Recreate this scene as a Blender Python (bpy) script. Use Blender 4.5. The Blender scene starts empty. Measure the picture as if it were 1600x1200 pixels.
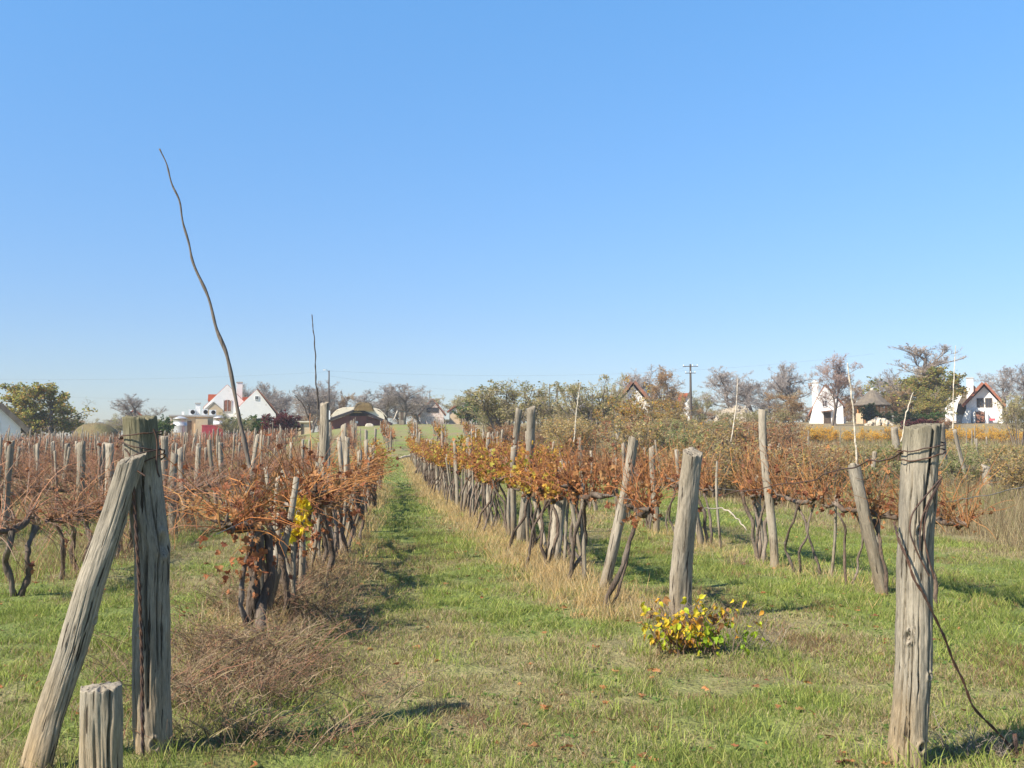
import bpy, math
import numpy as np
from mathutils import Vector, Matrix
S = bpy.context.scene
# ------------------------------------------------------------------ camera, sky, sun, exposure
F_PX, EYE, PITCH, YAW = 1570.0, 1.5, math.radians(3.35), math.radians(6.72)
cam_d = bpy.data.cameras.new('camera'); cam = bpy.data.objects.new('camera', cam_d)
S.collection.objects.link(cam); S.camera = cam
cam_d.sensor_width = 36; cam_d.lens = 36 * F_PX / 1600; cam_d.clip_start = .05; cam_d.clip_end = 3000
cam.location = (0, 0, EYE); cam.rotation_euler = (math.pi / 2 + PITCH, 0, -YAW)
SUN_EL, SUN_AZ = math.radians(42), math.atan2(-.88, -.47)
world = bpy.data.worlds.new('World'); S.world = world; world.use_nodes = True
wn = world.node_tree
sky = wn.nodes.new('ShaderNodeTexSky'); sky.sky_type = 'NISHITA'; sky.sun_disc = False
sky.sun_elevation = SUN_EL; sky.sun_rotation = SUN_AZ % (2 * math.pi)
sky.air_density = 1.0; sky.dust_density = .35; sky.ozone_density = 1.6; sky.altitude = 150
bg = wn.nodes['Background']; bg.inputs[1].default_value = .115
tcw = wn.nodes.new('ShaderNodeTexCoord'); spw = wn.nodes.new('ShaderNodeSeparateXYZ'); wn.links.new(tcw.outputs['Generated'], spw.inputs[0])
rw_ = wn.nodes.new('ShaderNodeValToRGB'); rw_.color_ramp.elements[0].position = .0; rw_.color_ramp.elements[0].color = (.52, .53, .64, 1)
rw_.color_ramp.elements[1].position = .42; rw_.color_ramp.elements[1].color = (.65, 1.05, 1.27, 1)
ez_ = rw_.color_ramp.elements.new(.85); ez_.color = (.42, .56, .78, 1)
e_ = rw_.color_ramp.elements.new(.12); e_.color = (.54, .64, .80, 1)
wn.links.new(spw.outputs[2], rw_.inputs[0]); mxw = wn.nodes.new('ShaderNodeVectorMath'); mxw.operation = 'MULTIPLY'
wn.links.new(sky.outputs[0], mxw.inputs[0]); wn.links.new(rw_.outputs[0], mxw.inputs[1]); wn.links.new(mxw.outputs[0], bg.inputs[0])
sd = bpy.data.lights.new('sun', 'SUN'); sd.energy = 5.0; sd.angle = math.radians(.5); sd.color = (1, .91, .76)
sun = bpy.data.objects.new('sun', sd); S.collection.objects.link(sun)
sdir = Vector((math.sin(SUN_AZ) * math.cos(SUN_EL), math.cos(SUN_AZ) * math.cos(SUN_EL), math.sin(SUN_EL)))
sun.rotation_euler = sdir.to_track_quat('Z', 'Y').to_euler(); sun.location = sdir * 50
S.view_settings.view_transform = 'Standard'; S.view_settings.look = 'None'
S.view_settings.exposure = .80; S.view_settings.gamma = 1
S.cycles.max_bounces = 6; S.cycles.diffuse_bounces = 3; S.cycles.glossy_bounces = 2; S.cycles.transmission_bounces = 3
S.cycles.transparent_max_bounces = 6

# ------------------------------------------------------------------ geometry of the view (only to find where things stand)
def ray(px, py):
    v = np.array([(px - 800) / F_PX, 1.0, -(py - 600) / F_PX])
    c, s = math.cos(PITCH), math.sin(PITCH); v = np.array([v[0], v[1] * c - v[2] * s, v[1] * s + v[2] * c])
    c, s = math.cos(YAW), math.sin(YAW)
    return np.array([v[0] * c + v[1] * s, -v[0] * s + v[1] * c, v[2]])
def at(px, py, Y):
    v = ray(px, py); t = Y / v[1]; return np.array([v[0] * t, Y, EYE + v[2] * t])
HY = [-200, 0, 30, 40, 47, 56, 66, 100, 150, 200, 300, 420, 800, 3000]
HZ = [0, 0, 0, .06, .2, .5, .93, 2.0, 4.15, 5.2, 5.0, 2.0, -20, -90]
def terrain(x, y):
    x = np.asarray(x, float); y = np.asarray(y, float)
    fx = np.interp(x, [-90, -40, -15, -6, 0, 30, 90], [.40, .45, .60, .95, 1, 1.05, 1.12])
    z = np.interp(y, HY, HZ); z = .5 * z + .25 * np.interp(y - 5, HY, HZ) + .25 * np.interp(y + 5, HY, HZ)
    return np.where(z > 0, z * fx, z)
def G(px, py):
    v = ray(px, py); t = (0 - EYE) / v[2]
    return v[0] * t, v[1] * t
RX = lambda y: np.interp(y, [7, 9.6, 12, 14.5, 19, 26, 45, 58], [2.3, 2.08, 1.95, 1.82, 1.65, 1.42, 1.2, 1.08])
LX = lambda y: np.interp(y, [5, 8.6, 10.2, 14, 27, 40], [-1.12, -1.05, -.9, -.68, -.6, -.58])
R3 = lambda y: np.interp(y, [8, 9.5, 11.7, 20, 60], [5.15, 4.95, 4.65, 4.45, 4.15])

# ------------------------------------------------------------------ noise
def _h(ix, iy, iz, seed):
    n = (ix.astype(np.int64) * 374761393 + iy.astype(np.int64) * 668265263 + iz.astype(np.int64) * 2147483647 + seed * 974634777) & 0xffffffff
    n = ((n ^ (n >> 13)) * 1274126177) & 0xffffffff
    n = (n ^ (n >> 16)) & 0xffffffff
    return n / 4294967295.0
def vn(x, y, z=0, seed=0):
    x, y, z = np.broadcast_arrays(np.asarray(x, float), np.asarray(y, float), np.asarray(z, float))
    ix, iy, iz = np.floor(x), np.floor(y), np.floor(z); fx, fy, fz = x - ix, y - iy, z - iz
    fx, fy, fz = [f * f * (3 - 2 * f) for f in (fx, fy, fz)]
    r = 0
    for a in (0, 1):
        for b in (0, 1):
            for c in (0, 1):
                w = (fx if a else 1 - fx) * (fy if b else 1 - fy) * (fz if c else 1 - fz)
                r = r + w * _h(ix + a, iy + b, iz + c, seed)
    return r
def fbm(x, y, z=0, seed=0, o=4):
    r, a, t = 0, 1, 0
    for i in range(o):
        r = r + a * vn(np.asarray(x) * 2 ** i, np.asarray(y) * 2 ** i, np.asarray(z) * 2 ** i, seed + i * 7); t += a; a *= .5
    return r / t

# ------------------------------------------------------------------ mesh builder
class MB:
    def __init__(s): s.v, s.q, s.t, s.c, s.qm, s.tm, s.n = [], [], [], [], [], [], 0
    def add(s, v, q=None, t=None, col=(1, 1, 1), m=0):
        v = np.asarray(v, float).reshape(-1, 3); k = len(v)
        c = np.asarray(col, float)
        if c.ndim == 1: c = np.tile(c, (k, 1))
        s.v.append(v); s.c.append(c)
        if q is not None and len(q): q = np.asarray(q, int).reshape(-1, 4); s.q.append(q + s.n); s.qm.append(np.full(len(q), m))
        if t is not None and len(t): t = np.asarray(t, int).reshape(-1, 3); s.t.append(t + s.n); s.tm.append(np.full(len(t), m))
        s.n += k; return s
    def box(s, x0, x1, y0, y1, z0, z1, m=0, col=(1, 1, 1)):
        v = [(x, y, z) for z in (z0, z1) for y in (y0, y1) for x in (x0, x1)]
        return s.add(v, [(0, 2, 3, 1), (4, 5, 7, 6), (0, 1, 5, 4), (2, 6, 7, 3), (0, 4, 6, 2), (1, 3, 7, 5)], col=col, m=m)
    def prism(s, poly, y0, y1, m=0, col=(1, 1, 1)):       # polygon in xz (counter-clockwise from the front), extruded along y
        n = len(poly); v = [(x, y0, z) for x, z in poly] + [(x, y1, z) for x, z in poly]
        cx = sum(p[0] for p in poly) / n; cz = sum(p[1] for p in poly) / n
        v += [(cx, y0, cz), (cx, y1, cz)]
        t = [(2 * n, i, (i + 1) % n) for i in range(n)] + [(2 * n + 1, n + (i + 1) % n, n + i) for i in range(n)]
        q = [(i, n + i, n + (i + 1) % n, (i + 1) % n) for i in range(n)]
        return s.add(v, q, t, col=col, m=m)
    def tubes(s, P, R, n=4, col=(1, 1, 1), m=0, cap=False):
        P = np.asarray(P, float); R = np.asarray(R, float)
        if P.ndim == 2: P, R = P[None], R[None]
        T, K, _ = P.shape
        tg = np.gradient(P, axis=1); tg /= np.linalg.norm(tg, axis=2, keepdims=True) + 1e-9
        mt = np.abs(tg.mean(axis=1)); ref = np.eye(3)[np.argmin(mt, axis=1)][:, None, :]
        u = np.cross(tg, np.broadcast_to(ref, tg.shape)); u /= np.linalg.norm(u, axis=2, keepdims=True) + 1e-9
        w = np.cross(tg, u); a = np.arange(n) * 2 * math.pi / n
        V = P[:, :, None, :] + R[:, :, None, None] * (np.cos(a)[None, None, :, None] * u[:, :, None, :] + np.sin(a)[None, None, :, None] * w[:, :, None, :])
        idx = np.arange(T * K * n).reshape(T, K, n); A = idx[:, :-1]; B = idx[:, 1:]
        q = np.stack([A, np.roll(A, -1, 2), np.roll(B, -1, 2), B], -1).reshape(-1, 4)
        c = np.asarray(col, float)
        if c.ndim == 2: c = np.repeat(c, K * n, axis=0)
        elif c.ndim == 3: c = np.repeat(c.reshape(-1, 3), n, axis=0)
        t = None
        if cap and n >= 3:
            t = np.concatenate([np.stack([idx[:, e, [0] * (n - 2)], idx[:, e, 1:-1], idx[:, e, 2:]], -1).reshape(-1, 3) for e in (0, K - 1)])
        return s.add(V.reshape(-1, 3), q, t, col=c, m=m)
    def build(s, name, mats, parent=None, smooth=False):
        me = bpy.data.meshes.new(name)
        V = np.concatenate(s.v); C = np.concatenate(s.c)
        Q = np.concatenate(s.q) if s.q else np.zeros((0, 4), int); T = np.concatenate(s.t) if s.t else np.zeros((0, 3), int)
        mi = np.concatenate((s.qm if s.q else []) + (s.tm if s.t else []))
        me.vertices.add(len(V)); me.vertices.foreach_set('co', V.astype(np.float32).ravel())
        li = np.concatenate([Q.ravel(), T.ravel()]); me.loops.add(len(li)); me.loops.foreach_set('vertex_index', li.astype(np.int32))
        npol = len(Q) + len(T); me.polygons.add(npol)
        ls = np.concatenate([np.arange(len(Q)) * 4, len(Q) * 4 + np.arange(len(T)) * 3]); me.polygons.foreach_set('loop_start', ls.astype(np.int32))
        me.polygons.foreach_set('material_index', mi.astype(np.int32))
        me.polygons.foreach_set('use_smooth', np.full(npol, smooth))
        ca = me.color_attributes.new('Col', 'FLOAT_COLOR', 'POINT')
        ca.data.foreach_set('color', np.concatenate([C, np.ones((len(C), 1))], 1).astype(np.float32).ravel())
        for m in (mats if isinstance(mats, (list, tuple)) else [mats]): me.materials.append(m)
        me.update(); me.validate()
        o = bpy.data.objects.new(name, me); S.collection.objects.link(o)
        if parent: o.parent = parent
        return o
def tag(o, label=None, cat=None, group=None, kind=None):
    if label: o['label'] = label
    if cat: o['category'] = cat
    if group: o['group'] = group
    if kind: o['kind'] = kind
    return o
def empty(name, loc=(0, 0, 0), rz=0, **k):
    o = bpy.data.objects.new(name, None); S.collection.objects.link(o); o.location = loc; o.rotation_euler = (0, 0, rz)
    o.empty_display_size = .2
    return tag(o, **k)
KIDS = {}
def dup(o, loc, rz=0, sc=(1, 1, 1), **k):
    r = o.copy(); S.collection.objects.link(r); r.location = loc; r.rotation_euler = (0, 0, rz); r.scale = sc
    for ch in KIDS.get(o.name, []):
        c = ch.copy(); S.collection.objects.link(c); c.parent = r
    return tag(r, **k)

# ------------------------------------------------------------------ materials
def N(nt, t, **k):
    n = nt.nodes.new(t)
    for a, b in k.items(): setattr(n, a, b)
    return n
def mat(name, col=(.5, .5, .5), rough=.85, var=.25, scale=4.0, stretch=(1, 1, 1), bump=.3, attr=False, transl=0.0, metal=0, spots=None, fine=30.0, rnd=.0, bdist=.02, hue=None):
    m = bpy.data.materials.new(name); m.use_nodes = True; nt = m.node_tree; L = nt.links.new
    b = nt.nodes['Principled BSDF']; b.inputs['Roughness'].default_value = rough; b.inputs['Metallic'].default_value = metal
    b.inputs['Specular IOR Level'].default_value = .25
    tc = N(nt, 'ShaderNodeTexCoord'); mp = N(nt, 'ShaderNodeMapping'); mp.inputs['Scale'].default_value = stretch
    L(tc.outputs['Object'], mp.inputs[0])
    oi = N(nt, 'ShaderNodeObjectInfo')
    n1 = N(nt, 'ShaderNodeTexNoise', noise_dimensions='4D'); n1.inputs['Scale'].default_value = scale; n1.inputs['Detail'].default_value = 6
    n1.inputs['Roughness'].default_value = .65; L(mp.outputs[0], n1.inputs[0])
    mw = N(nt, 'ShaderNodeMath', operation='MULTIPLY'); mw.inputs[1].default_value = 37; L(oi.outputs['Random'], mw.inputs[0]); L(mw.outputs[0], n1.inputs['W'])
    mr = N(nt, 'ShaderNodeMapRange'); mr.inputs[1].default_value = .25; mr.inputs[2].default_value = .75
    mr.inputs[3].default_value = 1 - var; mr.inputs[4].default_value = 1 + var; L(n1.outputs[0], mr.inputs[0])
    r2 = N(nt, 'ShaderNodeMapRange'); r2.inputs[3].default_value = 1 - rnd; r2.inputs[4].default_value = 1 + rnd; L(oi.outputs['Random'], r2.inputs[0])
    mm = N(nt, 'ShaderNodeMath', operation='MULTIPLY'); L(mr.outputs[0], mm.inputs[0]); L(r2.outputs[0], mm.inputs[1])
    vm = N(nt, 'ShaderNodeVectorMath', operation='SCALE'); L(mm.outputs[0], vm.inputs['Scale'])
    if attr:
        at_ = N(nt, 'ShaderNodeAttribute', attribute_name='Col'); L(at_.outputs['Color'], vm.inputs[0])
    else:
        if hue:
            mx = N(nt, 'ShaderNodeMix', data_type='RGBA'); mx.inputs[6].default_value = (*col, 1); mx.inputs[7].default_value = (*hue, 1)
            n3 = N(nt, 'ShaderNodeTexNoise'); n3.inputs['Scale'].default_value = scale * .4; n3.inputs['Detail'].default_value = 3; L(mp.outputs[0], n3.inputs[0])
            m3 = N(nt, 'ShaderNodeMapRange'); m3.inputs[1].default_value = .4; m3.inputs[2].default_value = .65; L(n3.outputs[0], m3.inputs[0])
            L(m3.outputs[0], mx.inputs[0]); L(mx.outputs[2], vm.inputs[0])
        else: vm.inputs[0].default_value = col
    out = vm.outputs[0]
    if spots:
        n4 = N(nt, 'ShaderNodeTexNoise'); n4.inputs['Scale'].default_value = spots[1]; n4.inputs['Detail'].default_value = 4; L(tc.outputs['Object'], n4.inputs[0])
        m4 = N(nt, 'ShaderNodeMapRange'); m4.inputs[1].default_value = spots[2]; m4.inputs[2].default_value = spots[2] + .08; L(n4.outputs[0], m4.inputs[0])
        mx = N(nt, 'ShaderNodeMix', data_type='RGBA'); L(m4.outputs[0], mx.inputs[0]); L(out, mx.inputs[6]); mx.inputs[7].default_value = (*spots[0], 1); out = mx.outputs[2]
    L(out, b.inputs['Base Color'])
    if bump:
        n2 = N(nt, 'ShaderNodeTexNoise'); n2.inputs['Scale'].default_value = fine; n2.inputs['Detail'].default_value = 5; L(mp.outputs[0], n2.inputs[0])
        bp = N(nt, 'ShaderNodeBump'); bp.inputs['Strength'].default_value = bump; bp.inputs['Distance'].default_value = bdist
        L(n2.outputs[0], bp.inputs['Height']); L(bp.outputs[0], b.inputs['Normal'])
    if transl:
        tr = N(nt, 'ShaderNodeBsdfTranslucent'); L(out, tr.inputs[0]); ms = N(nt, 'ShaderNodeMixShader'); ms.inputs[0].default_value = transl
        L(b.outputs[0], ms.inputs[1]); L(tr.outputs[0], ms.inputs[2]); L(ms.outputs[0], nt.nodes['Material Output'].inputs[0])
    return m
def wood_mat(name, c1, c2, dark, base=None, moss=None, rust=None):
    m = bpy.data.materials.new(name); m.use_nodes = True; nt = m.node_tree; L = nt.links.new
    b = nt.nodes['Principled BSDF']; b.inputs['Roughness'].default_value = .9; b.inputs['Specular IOR Level'].default_value = .15
    tc = N(nt, 'ShaderNodeTexCoord'); oi = N(nt, 'ShaderNodeObjectInfo')
    mw = N(nt, 'ShaderNodeMath', operation='MULTIPLY'); mw.inputs[1].default_value = 51; L(oi.outputs['Random'], mw.inputs[0])
    def nz(sc, st, det=5, ro=.6):
        mp = N(nt, 'ShaderNodeMapping'); mp.inputs['Scale'].default_value = st; L(tc.outputs['Object'], mp.inputs[0])
        n = N(nt, 'ShaderNodeTexNoise', noise_dimensions='4D'); n.inputs['Scale'].default_value = sc; n.inputs['Detail'].default_value = det
        n.inputs['Roughness'].default_value = ro; n.inputs['Distortion'].default_value = .12; L(mp.outputs[0], n.inputs[0]); L(mw.outputs[0], n.inputs['W']); return n.outputs[0]
    def rng(s, a, b_, c=0, d=1):
        r = N(nt, 'ShaderNodeMapRange'); r.inputs[1].default_value = a; r.inputs[2].default_value = b_; r.inputs[3].default_value = c; r.inputs[4].default_value = d; L(s, r.inputs[0]); return r.outputs[0]
    def mix(f, a, b_):
        x = N(nt, 'ShaderNodeMix', data_type='RGBA'); L(f, x.inputs[0])
        for i, q in ((6, a), (7, b_)):
            if isinstance(q, tuple): x.inputs[i].default_value = (*q, 1)
            else: L(q, x.inputs[i])
        return x.outputs[2]
    grain = nz(46, (1, 1, .10), 8, .75); fgrain = nz(170, (1, 1, .10), 5, .8); patch = nz(5, (1, 1, .35), 4); cr = nz(60, (1, 1, .045), 4, .55)
    c = mix(rng(patch, .38, .62), c1, c2)
    if base:
        sp = N(nt, 'ShaderNodeSeparateXYZ'); L(tc.outputs['Object'], sp.inputs[0])
        ad = N(nt, 'ShaderNodeMath', operation='ADD'); L(sp.outputs[2], ad.inputs[0]); L(rng(patch, .3, .7, -.25, .25), ad.inputs[1])
        c = mix(rng(ad.outputs[0], base[1], base[2], 1, 0), c, base[0])
    if moss:
        sp = N(nt, 'ShaderNodeSeparateXYZ'); L(tc.outputs['Object'], sp.inputs[0])
        ad = N(nt, 'ShaderNodeMath', operation='ADD'); L(sp.outputs[2], ad.inputs[0]); L(rng(patch, .3, .7, -.12, .12), ad.inputs[1])
        c = mix(rng(ad.outputs[0], moss[1], moss[2], 0, .75), c, moss[0])
    if rust:
        c = mix(rng(nz(3.2, (1, 1, .4), 4), .56, .66, 0, .8), c, rust)
    v = N(nt, 'ShaderNodeVectorMath', operation='SCALE'); L(c, v.inputs[0])
    g = N(nt, 'ShaderNodeMath', operation='MULTIPLY'); L(rng(grain, .3, .7, .7, 1.25), g.inputs[0]); L(rng(fgrain, .3, .7, .55, 1.4), g.inputs[1])
    g2 = N(nt, 'ShaderNodeMath', operation='MULTIPLY'); L(g.outputs[0], g2.inputs[0]); L(rng(oi.outputs['Random'], 0, 1, .82, 1.18), g2.inputs[1])
    L(g2.outputs[0], v.inputs['Scale'])
    c = mix(rng(cr, .36, .39, 1, 0), v.outputs[0], dark)
    L(c, b.inputs['Base Color'])
    bp = N(nt, 'ShaderNodeBump'); bp.inputs['Strength'].default_value = .9; bp.inputs['Distance'].default_value = .008
    sm = N(nt, 'ShaderNodeMath', operation='ADD'); L(grain, sm.inputs[0]); L(rng(cr, .33, .40, -1.2, 0), sm.inputs[1])
    L(sm.outputs[0], bp.inputs['Height']); L(bp.outputs[0], b.inputs['Normal'])
    return m
M = {}
M['wood'] = wood_mat('weathered_wood', (.25, .21, .155), (.34, .295, .23), (.06, .045, .035), base=((.24, .18, .11), -.1, .45))
M['wood_hero'] = wood_mat('weathered_oak', (.235, .205, .16), (.37, .32, .245), (.07, .055, .04), base=((.36, .26, .145), -.05, .5), moss=((.13, .12, .07), 1.45, 1.68))
M['wood_left'] = wood_mat('weathered_oak_stained', (.215, .185, .145), (.33, .285, .22), (.055, .042, .03), base=((.32, .235, .14), -.05, .4), moss=((.14, .13, .07), 1.38, 1.58), rust=(.30, .17, .08))
M['wood_dark'] = wood_mat('dark_timber', (.10, .07, .05), (.15, .11, .08), (.03, .02, .015))
M['bark'] = mat('vine_bark', (.12, .085, .062), .95, .6, 14, (1, 1, .25), 1.0, fine=70, bdist=.02, rnd=.3, hue=(.21, .17, .135))
M['tree_bark'] = mat('tree_bark', (.17, .14, .115), .95, .3, 5, (1, 1, .3), .6, attr=False, rnd=.15)
M['cane'] = mat('vine_cane', rough=.6, var=.25, scale=3, bump=0, attr=True, rnd=.15)
M['twig'] = mat('twig', rough=.9, var=.2, scale=1, bump=0, attr=True, rnd=.1)
M['leaf'] = mat('leaf', rough=.6, var=.22, scale=5, bump=0, attr=True, transl=.35, rnd=.08)
M['grass'] = mat('grass', rough=.65, var=.15, scale=1.5, bump=0, attr=True, transl=.3)
M['wire'] = mat('rusty_wire', (.105, .055, .035), .8, .5, 60, bump=.4, fine=200, bdist=.002, hue=(.07, .05, .045))
M['steelwire'] = mat('trellis_wire', (.16, .15, .14), .6, .3, 20, bump=0)
M['white'] = mat('whitewash', (.80, .78, .74), .9, .07, 1.2, bump=.25, fine=12, spots=((.60, .57, .52), 1.3, .66))
M['cream'] = mat('cream_plaster', (.62, .46, .28), .9, .15, 1.2, bump=.3, fine=10, hue=(.55, .44, .32))
M['rubble'] = mat('rubble_stone', (.66, .56, .50), .95, .25, 3, bump=.6, fine=9, spots=((.40, .25, .20), 4.5, .52), bdist=.1)
M['stone'] = mat('pale_stone', (.52, .45, .35), .95, .3, 2.5, bump=.7, fine=8, bdist=.1, rnd=.15)
M['tile'] = mat('red_roof_tile', (.42, .125, .055), .8, .25, 2.5, bump=.5, fine=6, bdist=.08, hue=(.42, .12, .06))
M['oldtile'] = mat('old_roof_tile', (.28, .12, .07), .9, .35, 2.5, bump=.5, fine=6, bdist=.08, hue=(.20, .12, .09))
M['thatch'] = mat('thatch', (.15, .125, .10), .95, .3, 3, (1, 1, .25), .8, fine=18, bdist=.08, hue=(.20, .165, .12))
M['creamroof'] = mat('cream_roof_sheet', (.70, .62, .48), .8, .12, 1.0, bump=.3, fine=6, spots=((.45, .40, .28), 1.6, .62))
M['barnwood'] = mat('red_brown_boards', (.20, .08, .065), .75, .2, 3, (3, 3, .2), .4, fine=8)
M['dark'] = mat('dark_opening_and_shade', (.02, .018, .016), .6, .1, 2, bump=0)
M['glass'] = mat('window_glass', (.05, .05, .055), .15, .1, 1, bump=0)
M['steel'] = mat('stainless_steel', (.62, .62, .60), .5, .1, 1.2, (1, 1, .2), .1, metal=.6)
M['redmetal'] = mat('faded_red_steel', (.60, .10, .12), .6, .15, 1, bump=.1)
M['whitemetal'] = mat('white_enamel', (.75, .75, .73), .5, .05, 1, bump=0)
M['pole'] = mat('pole_timber', (.085, .07, .06), .9, .2, 2, (1, 1, .1), .3)
M['concrete'] = mat('concrete', (.45, .43, .39), .9, .12, 3, bump=.3)
M['mossy'] = mat('dead_ivy_thatch', (.17, .12, .05), .95, .4, 3, bump=1, fine=12, bdist=.2, hue=(.15, .10, .04))
M['bank'] = mat('dry_earth_bank', (.19, .145, .07), .95, .35, 1.0, bump=1, fine=5, bdist=.2, hue=(.13, .12, .05))
M['orangewood'] = mat('varnished_timber', (.42, .20, .08), .7, .2, 3, bump=.1)

# ------------------------------------------------------------------ ground colour and wear (shared by the sheet and the blades)
def wear(x, y):
    """0 green .. 1 straw / bare, plus a brown-red litter amount"""
    n = fbm(x * .9, y * .55, 0, 3, 5); n2 = fbm(x * 2.3, y * 1.6, 0, 9, 4)
    w = np.clip((n - .47) * 3.6 + (n2 - .5) * 1.7 + .22, 0, 1)
    for f, y0, y1, a, wd in ((RX, 6.5, 60, .85, .42), (LX, 5, 36, .8, .55), (R3, 8.3, 60, .5, .4)):
        d = np.abs(x - f(y)) / wd; w = np.maximum(w, a * np.exp(-d * d) * ((y > y0) & (y < y1)) * np.clip(.55 + (n2 - .3) * 1.6, 0, 1.1))
    left = (x < -2.6) & (y > 13); w = np.where(left, np.clip(w + .25, 0, 1), w)
    wild = np.clip((x - 8.0 + (n - .5) * 1.5) / .8, 0, 1) * np.clip((y - 11) / 2, 0, 1)
    w = np.maximum(w, wild * .95)
    # fresh green lanes: the mown path and the lane beyond the third row
    lane = np.exp(-((x - .45) / .75) ** 2) * (y > 9) * (y < 64) * .45 + np.exp(-((x - 6.6) / 1.1) ** 2) * (y > 8) * (y < 45) * .45
    w = np.clip(w - lane, 0, 1)
    br = np.clip((fbm(x * 1.3 + 40, y * .9, 0, 21, 4) - .55) * 5, 0, 1)
    near = (y < 16) * (x > -1) * (x < 8); br = br * (.35 + .35 * near)
    track = np.exp(-((x - (-.050 * y)) / 1.0) ** 2) * (y > 66) * (y < 125)
    w = np.maximum(w, track * .8)
    up = (y > 66) & (y < 150) & (x > -.1 * y) & (x < 2.4 + .02 * (y - 66)); w = np.where(up & (track < .3), w * .8, w)
    return np.where(wild > .3, w, np.clip(w - .10, 0, .78)), br, wild
GREEN = np.array([(.20, .26, .045), (.265, .31, .065), (.34, .35, .10), (.155, .205, .04)])
STRAW = np.array([(.42, .33, .175), (.35, .265, .13), (.50, .41, .24), (.27, .20, .11)])
BROWN = np.array([(.27, .15, .085), (.21, .12, .07), (.33, .18, .09)])

def build_ground():
    ys = np.concatenate([np.arange(-40, 2, 3.), np.arange(2, 13, .045), np.arange(13, 30, .12), np.arange(30, 70, .4), np.arange(70, 240, 1.5), np.geomspace(240, 3000, 40)])
    k = np.concatenate([-np.geomspace(.9, 30, 16)[::-1], np.linspace(-.9, 1.1, 320)[1:], np.geomspace(1.12, 30, 16)])
    Yg, Kg = np.meshgrid(ys, k, indexing='ij'); Xg = Kg * np.maximum(Yg, 3.0) + .3
    Z = terrain(Xg, Yg)
    near = np.clip((60 - Yg) / 30, 0, 1) * (Yg > 0)
    Z = Z + near * ((fbm(Xg * 1.1, Yg * 1.1, 0, 5, 4) - .5) * .09 + (fbm(Xg * 7, Yg * 7, 0, 8, 2) - .5) * .02)
    for f in (RX, LX): Z = Z + near * .05 * np.exp(-((Xg - f(Yg)) / .35) ** 2)
    w, br, wild = wear(Xg, Yg)
    g = np.array((.165, .205, .055)); st = np.array((.27, .21, .115)); far = np.clip((Yg - 50) / 25, 0, 1)[..., None]; g = g + far * np.array((.03, .055, .0)); bn = np.array((.15, .085, .05))
    wf = np.where(Yg > 60, np.clip(fbm(Xg * .5, Yg * .25, 0, 44, 4) * 2.4 - .8, 0, 1) * .7, 0); C = g + (st - g) * np.clip(w * .85 + wf, 0, 1)[..., None]; C = C + (bn - C) * (br * .7)[..., None]
    a, b = Yg.shape; idx = np.arange(a * b).reshape(a, b)
    q = np.stack([idx[:-1, :-1], idx[:-1, 1:], idx[1:, 1:], idx[1:, :-1]], -1).reshape(-1, 4)
    mb = MB(); mb.add(np.stack([Xg, Yg, Z], -1), q, col=C.reshape(-1, 3))
    m = mat('ground_turf', rough=.95, var=.45, scale=9, bump=1, attr=True, fine=30, bdist=.04)
    return tag(mb.build('ground', m, smooth=True), kind='structure')
ground = build_ground()
def gz(x, y):
    x = np.asarray(x, float); y = np.asarray(y, float)
    near = np.clip((60 - y) / 30, 0, 1) * (y > 0)
    z = terrain(x, y) + near * ((fbm(x * 1.1, y * 1.1, 0, 5, 4) - .5) * .09 + (fbm(x * 7, y * 7, 0, 8, 2) - .5) * .02)
    for f in (RX, LX): z = z + near * .05 * np.exp(-((x - f(y)) / .35) ** 2)
    return z

def blades(mb, x, y, h, wd, cols, rng, lean=.45, segs=2, z=None):
    n = len(x); z = gz(x, y) - .005 if z is None else z
    a = rng.uniform(0, 2 * math.pi, n); b = rng.uniform(0, 2 * math.pi, n)
    sx, sy = np.cos(a) * wd / 2, np.sin(a) * wd / 2; L = h * rng.uniform(.1, 1, n) * lean * 2
    dx, dy = np.cos(b) * L, np.sin(b) * L
    P = lambda t, s, k: np.stack([x + dx * t ** 1.6 + sx * s, y + dy * t ** 1.6 + sy * s, z + h * (t - .25 * lean * t * t) * k], -1)
    if segs == 2:
        V = np.stack([P(0, -1, 1), P(0, 1, 1), P(.55, .75, 1), P(.55, -.75, 1), P(1., 0, 1)], 1); i = np.arange(n)[:, None] * 5
        mb.add(V, i + np.array([[0, 1, 2, 3]]), i + np.array([[3, 2, 4]]), col=np.repeat(cols, 5, 0))
    else:
        V = np.stack([P(0, -1, 1), P(0, 1, 1), P(1., 0, 1)], 1); i = np.arange(n)[:, None] * 3
        mb.add(V, None, i + np.array([[0, 1, 2]]), col=np.repeat(cols, 3, 0))
def pick(pal, n, rng, jit=.2):
    return pal[rng.integers(0, len(pal), n)] * rng.uniform(1 - jit, 1 + jit, (n, 1))
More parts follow.
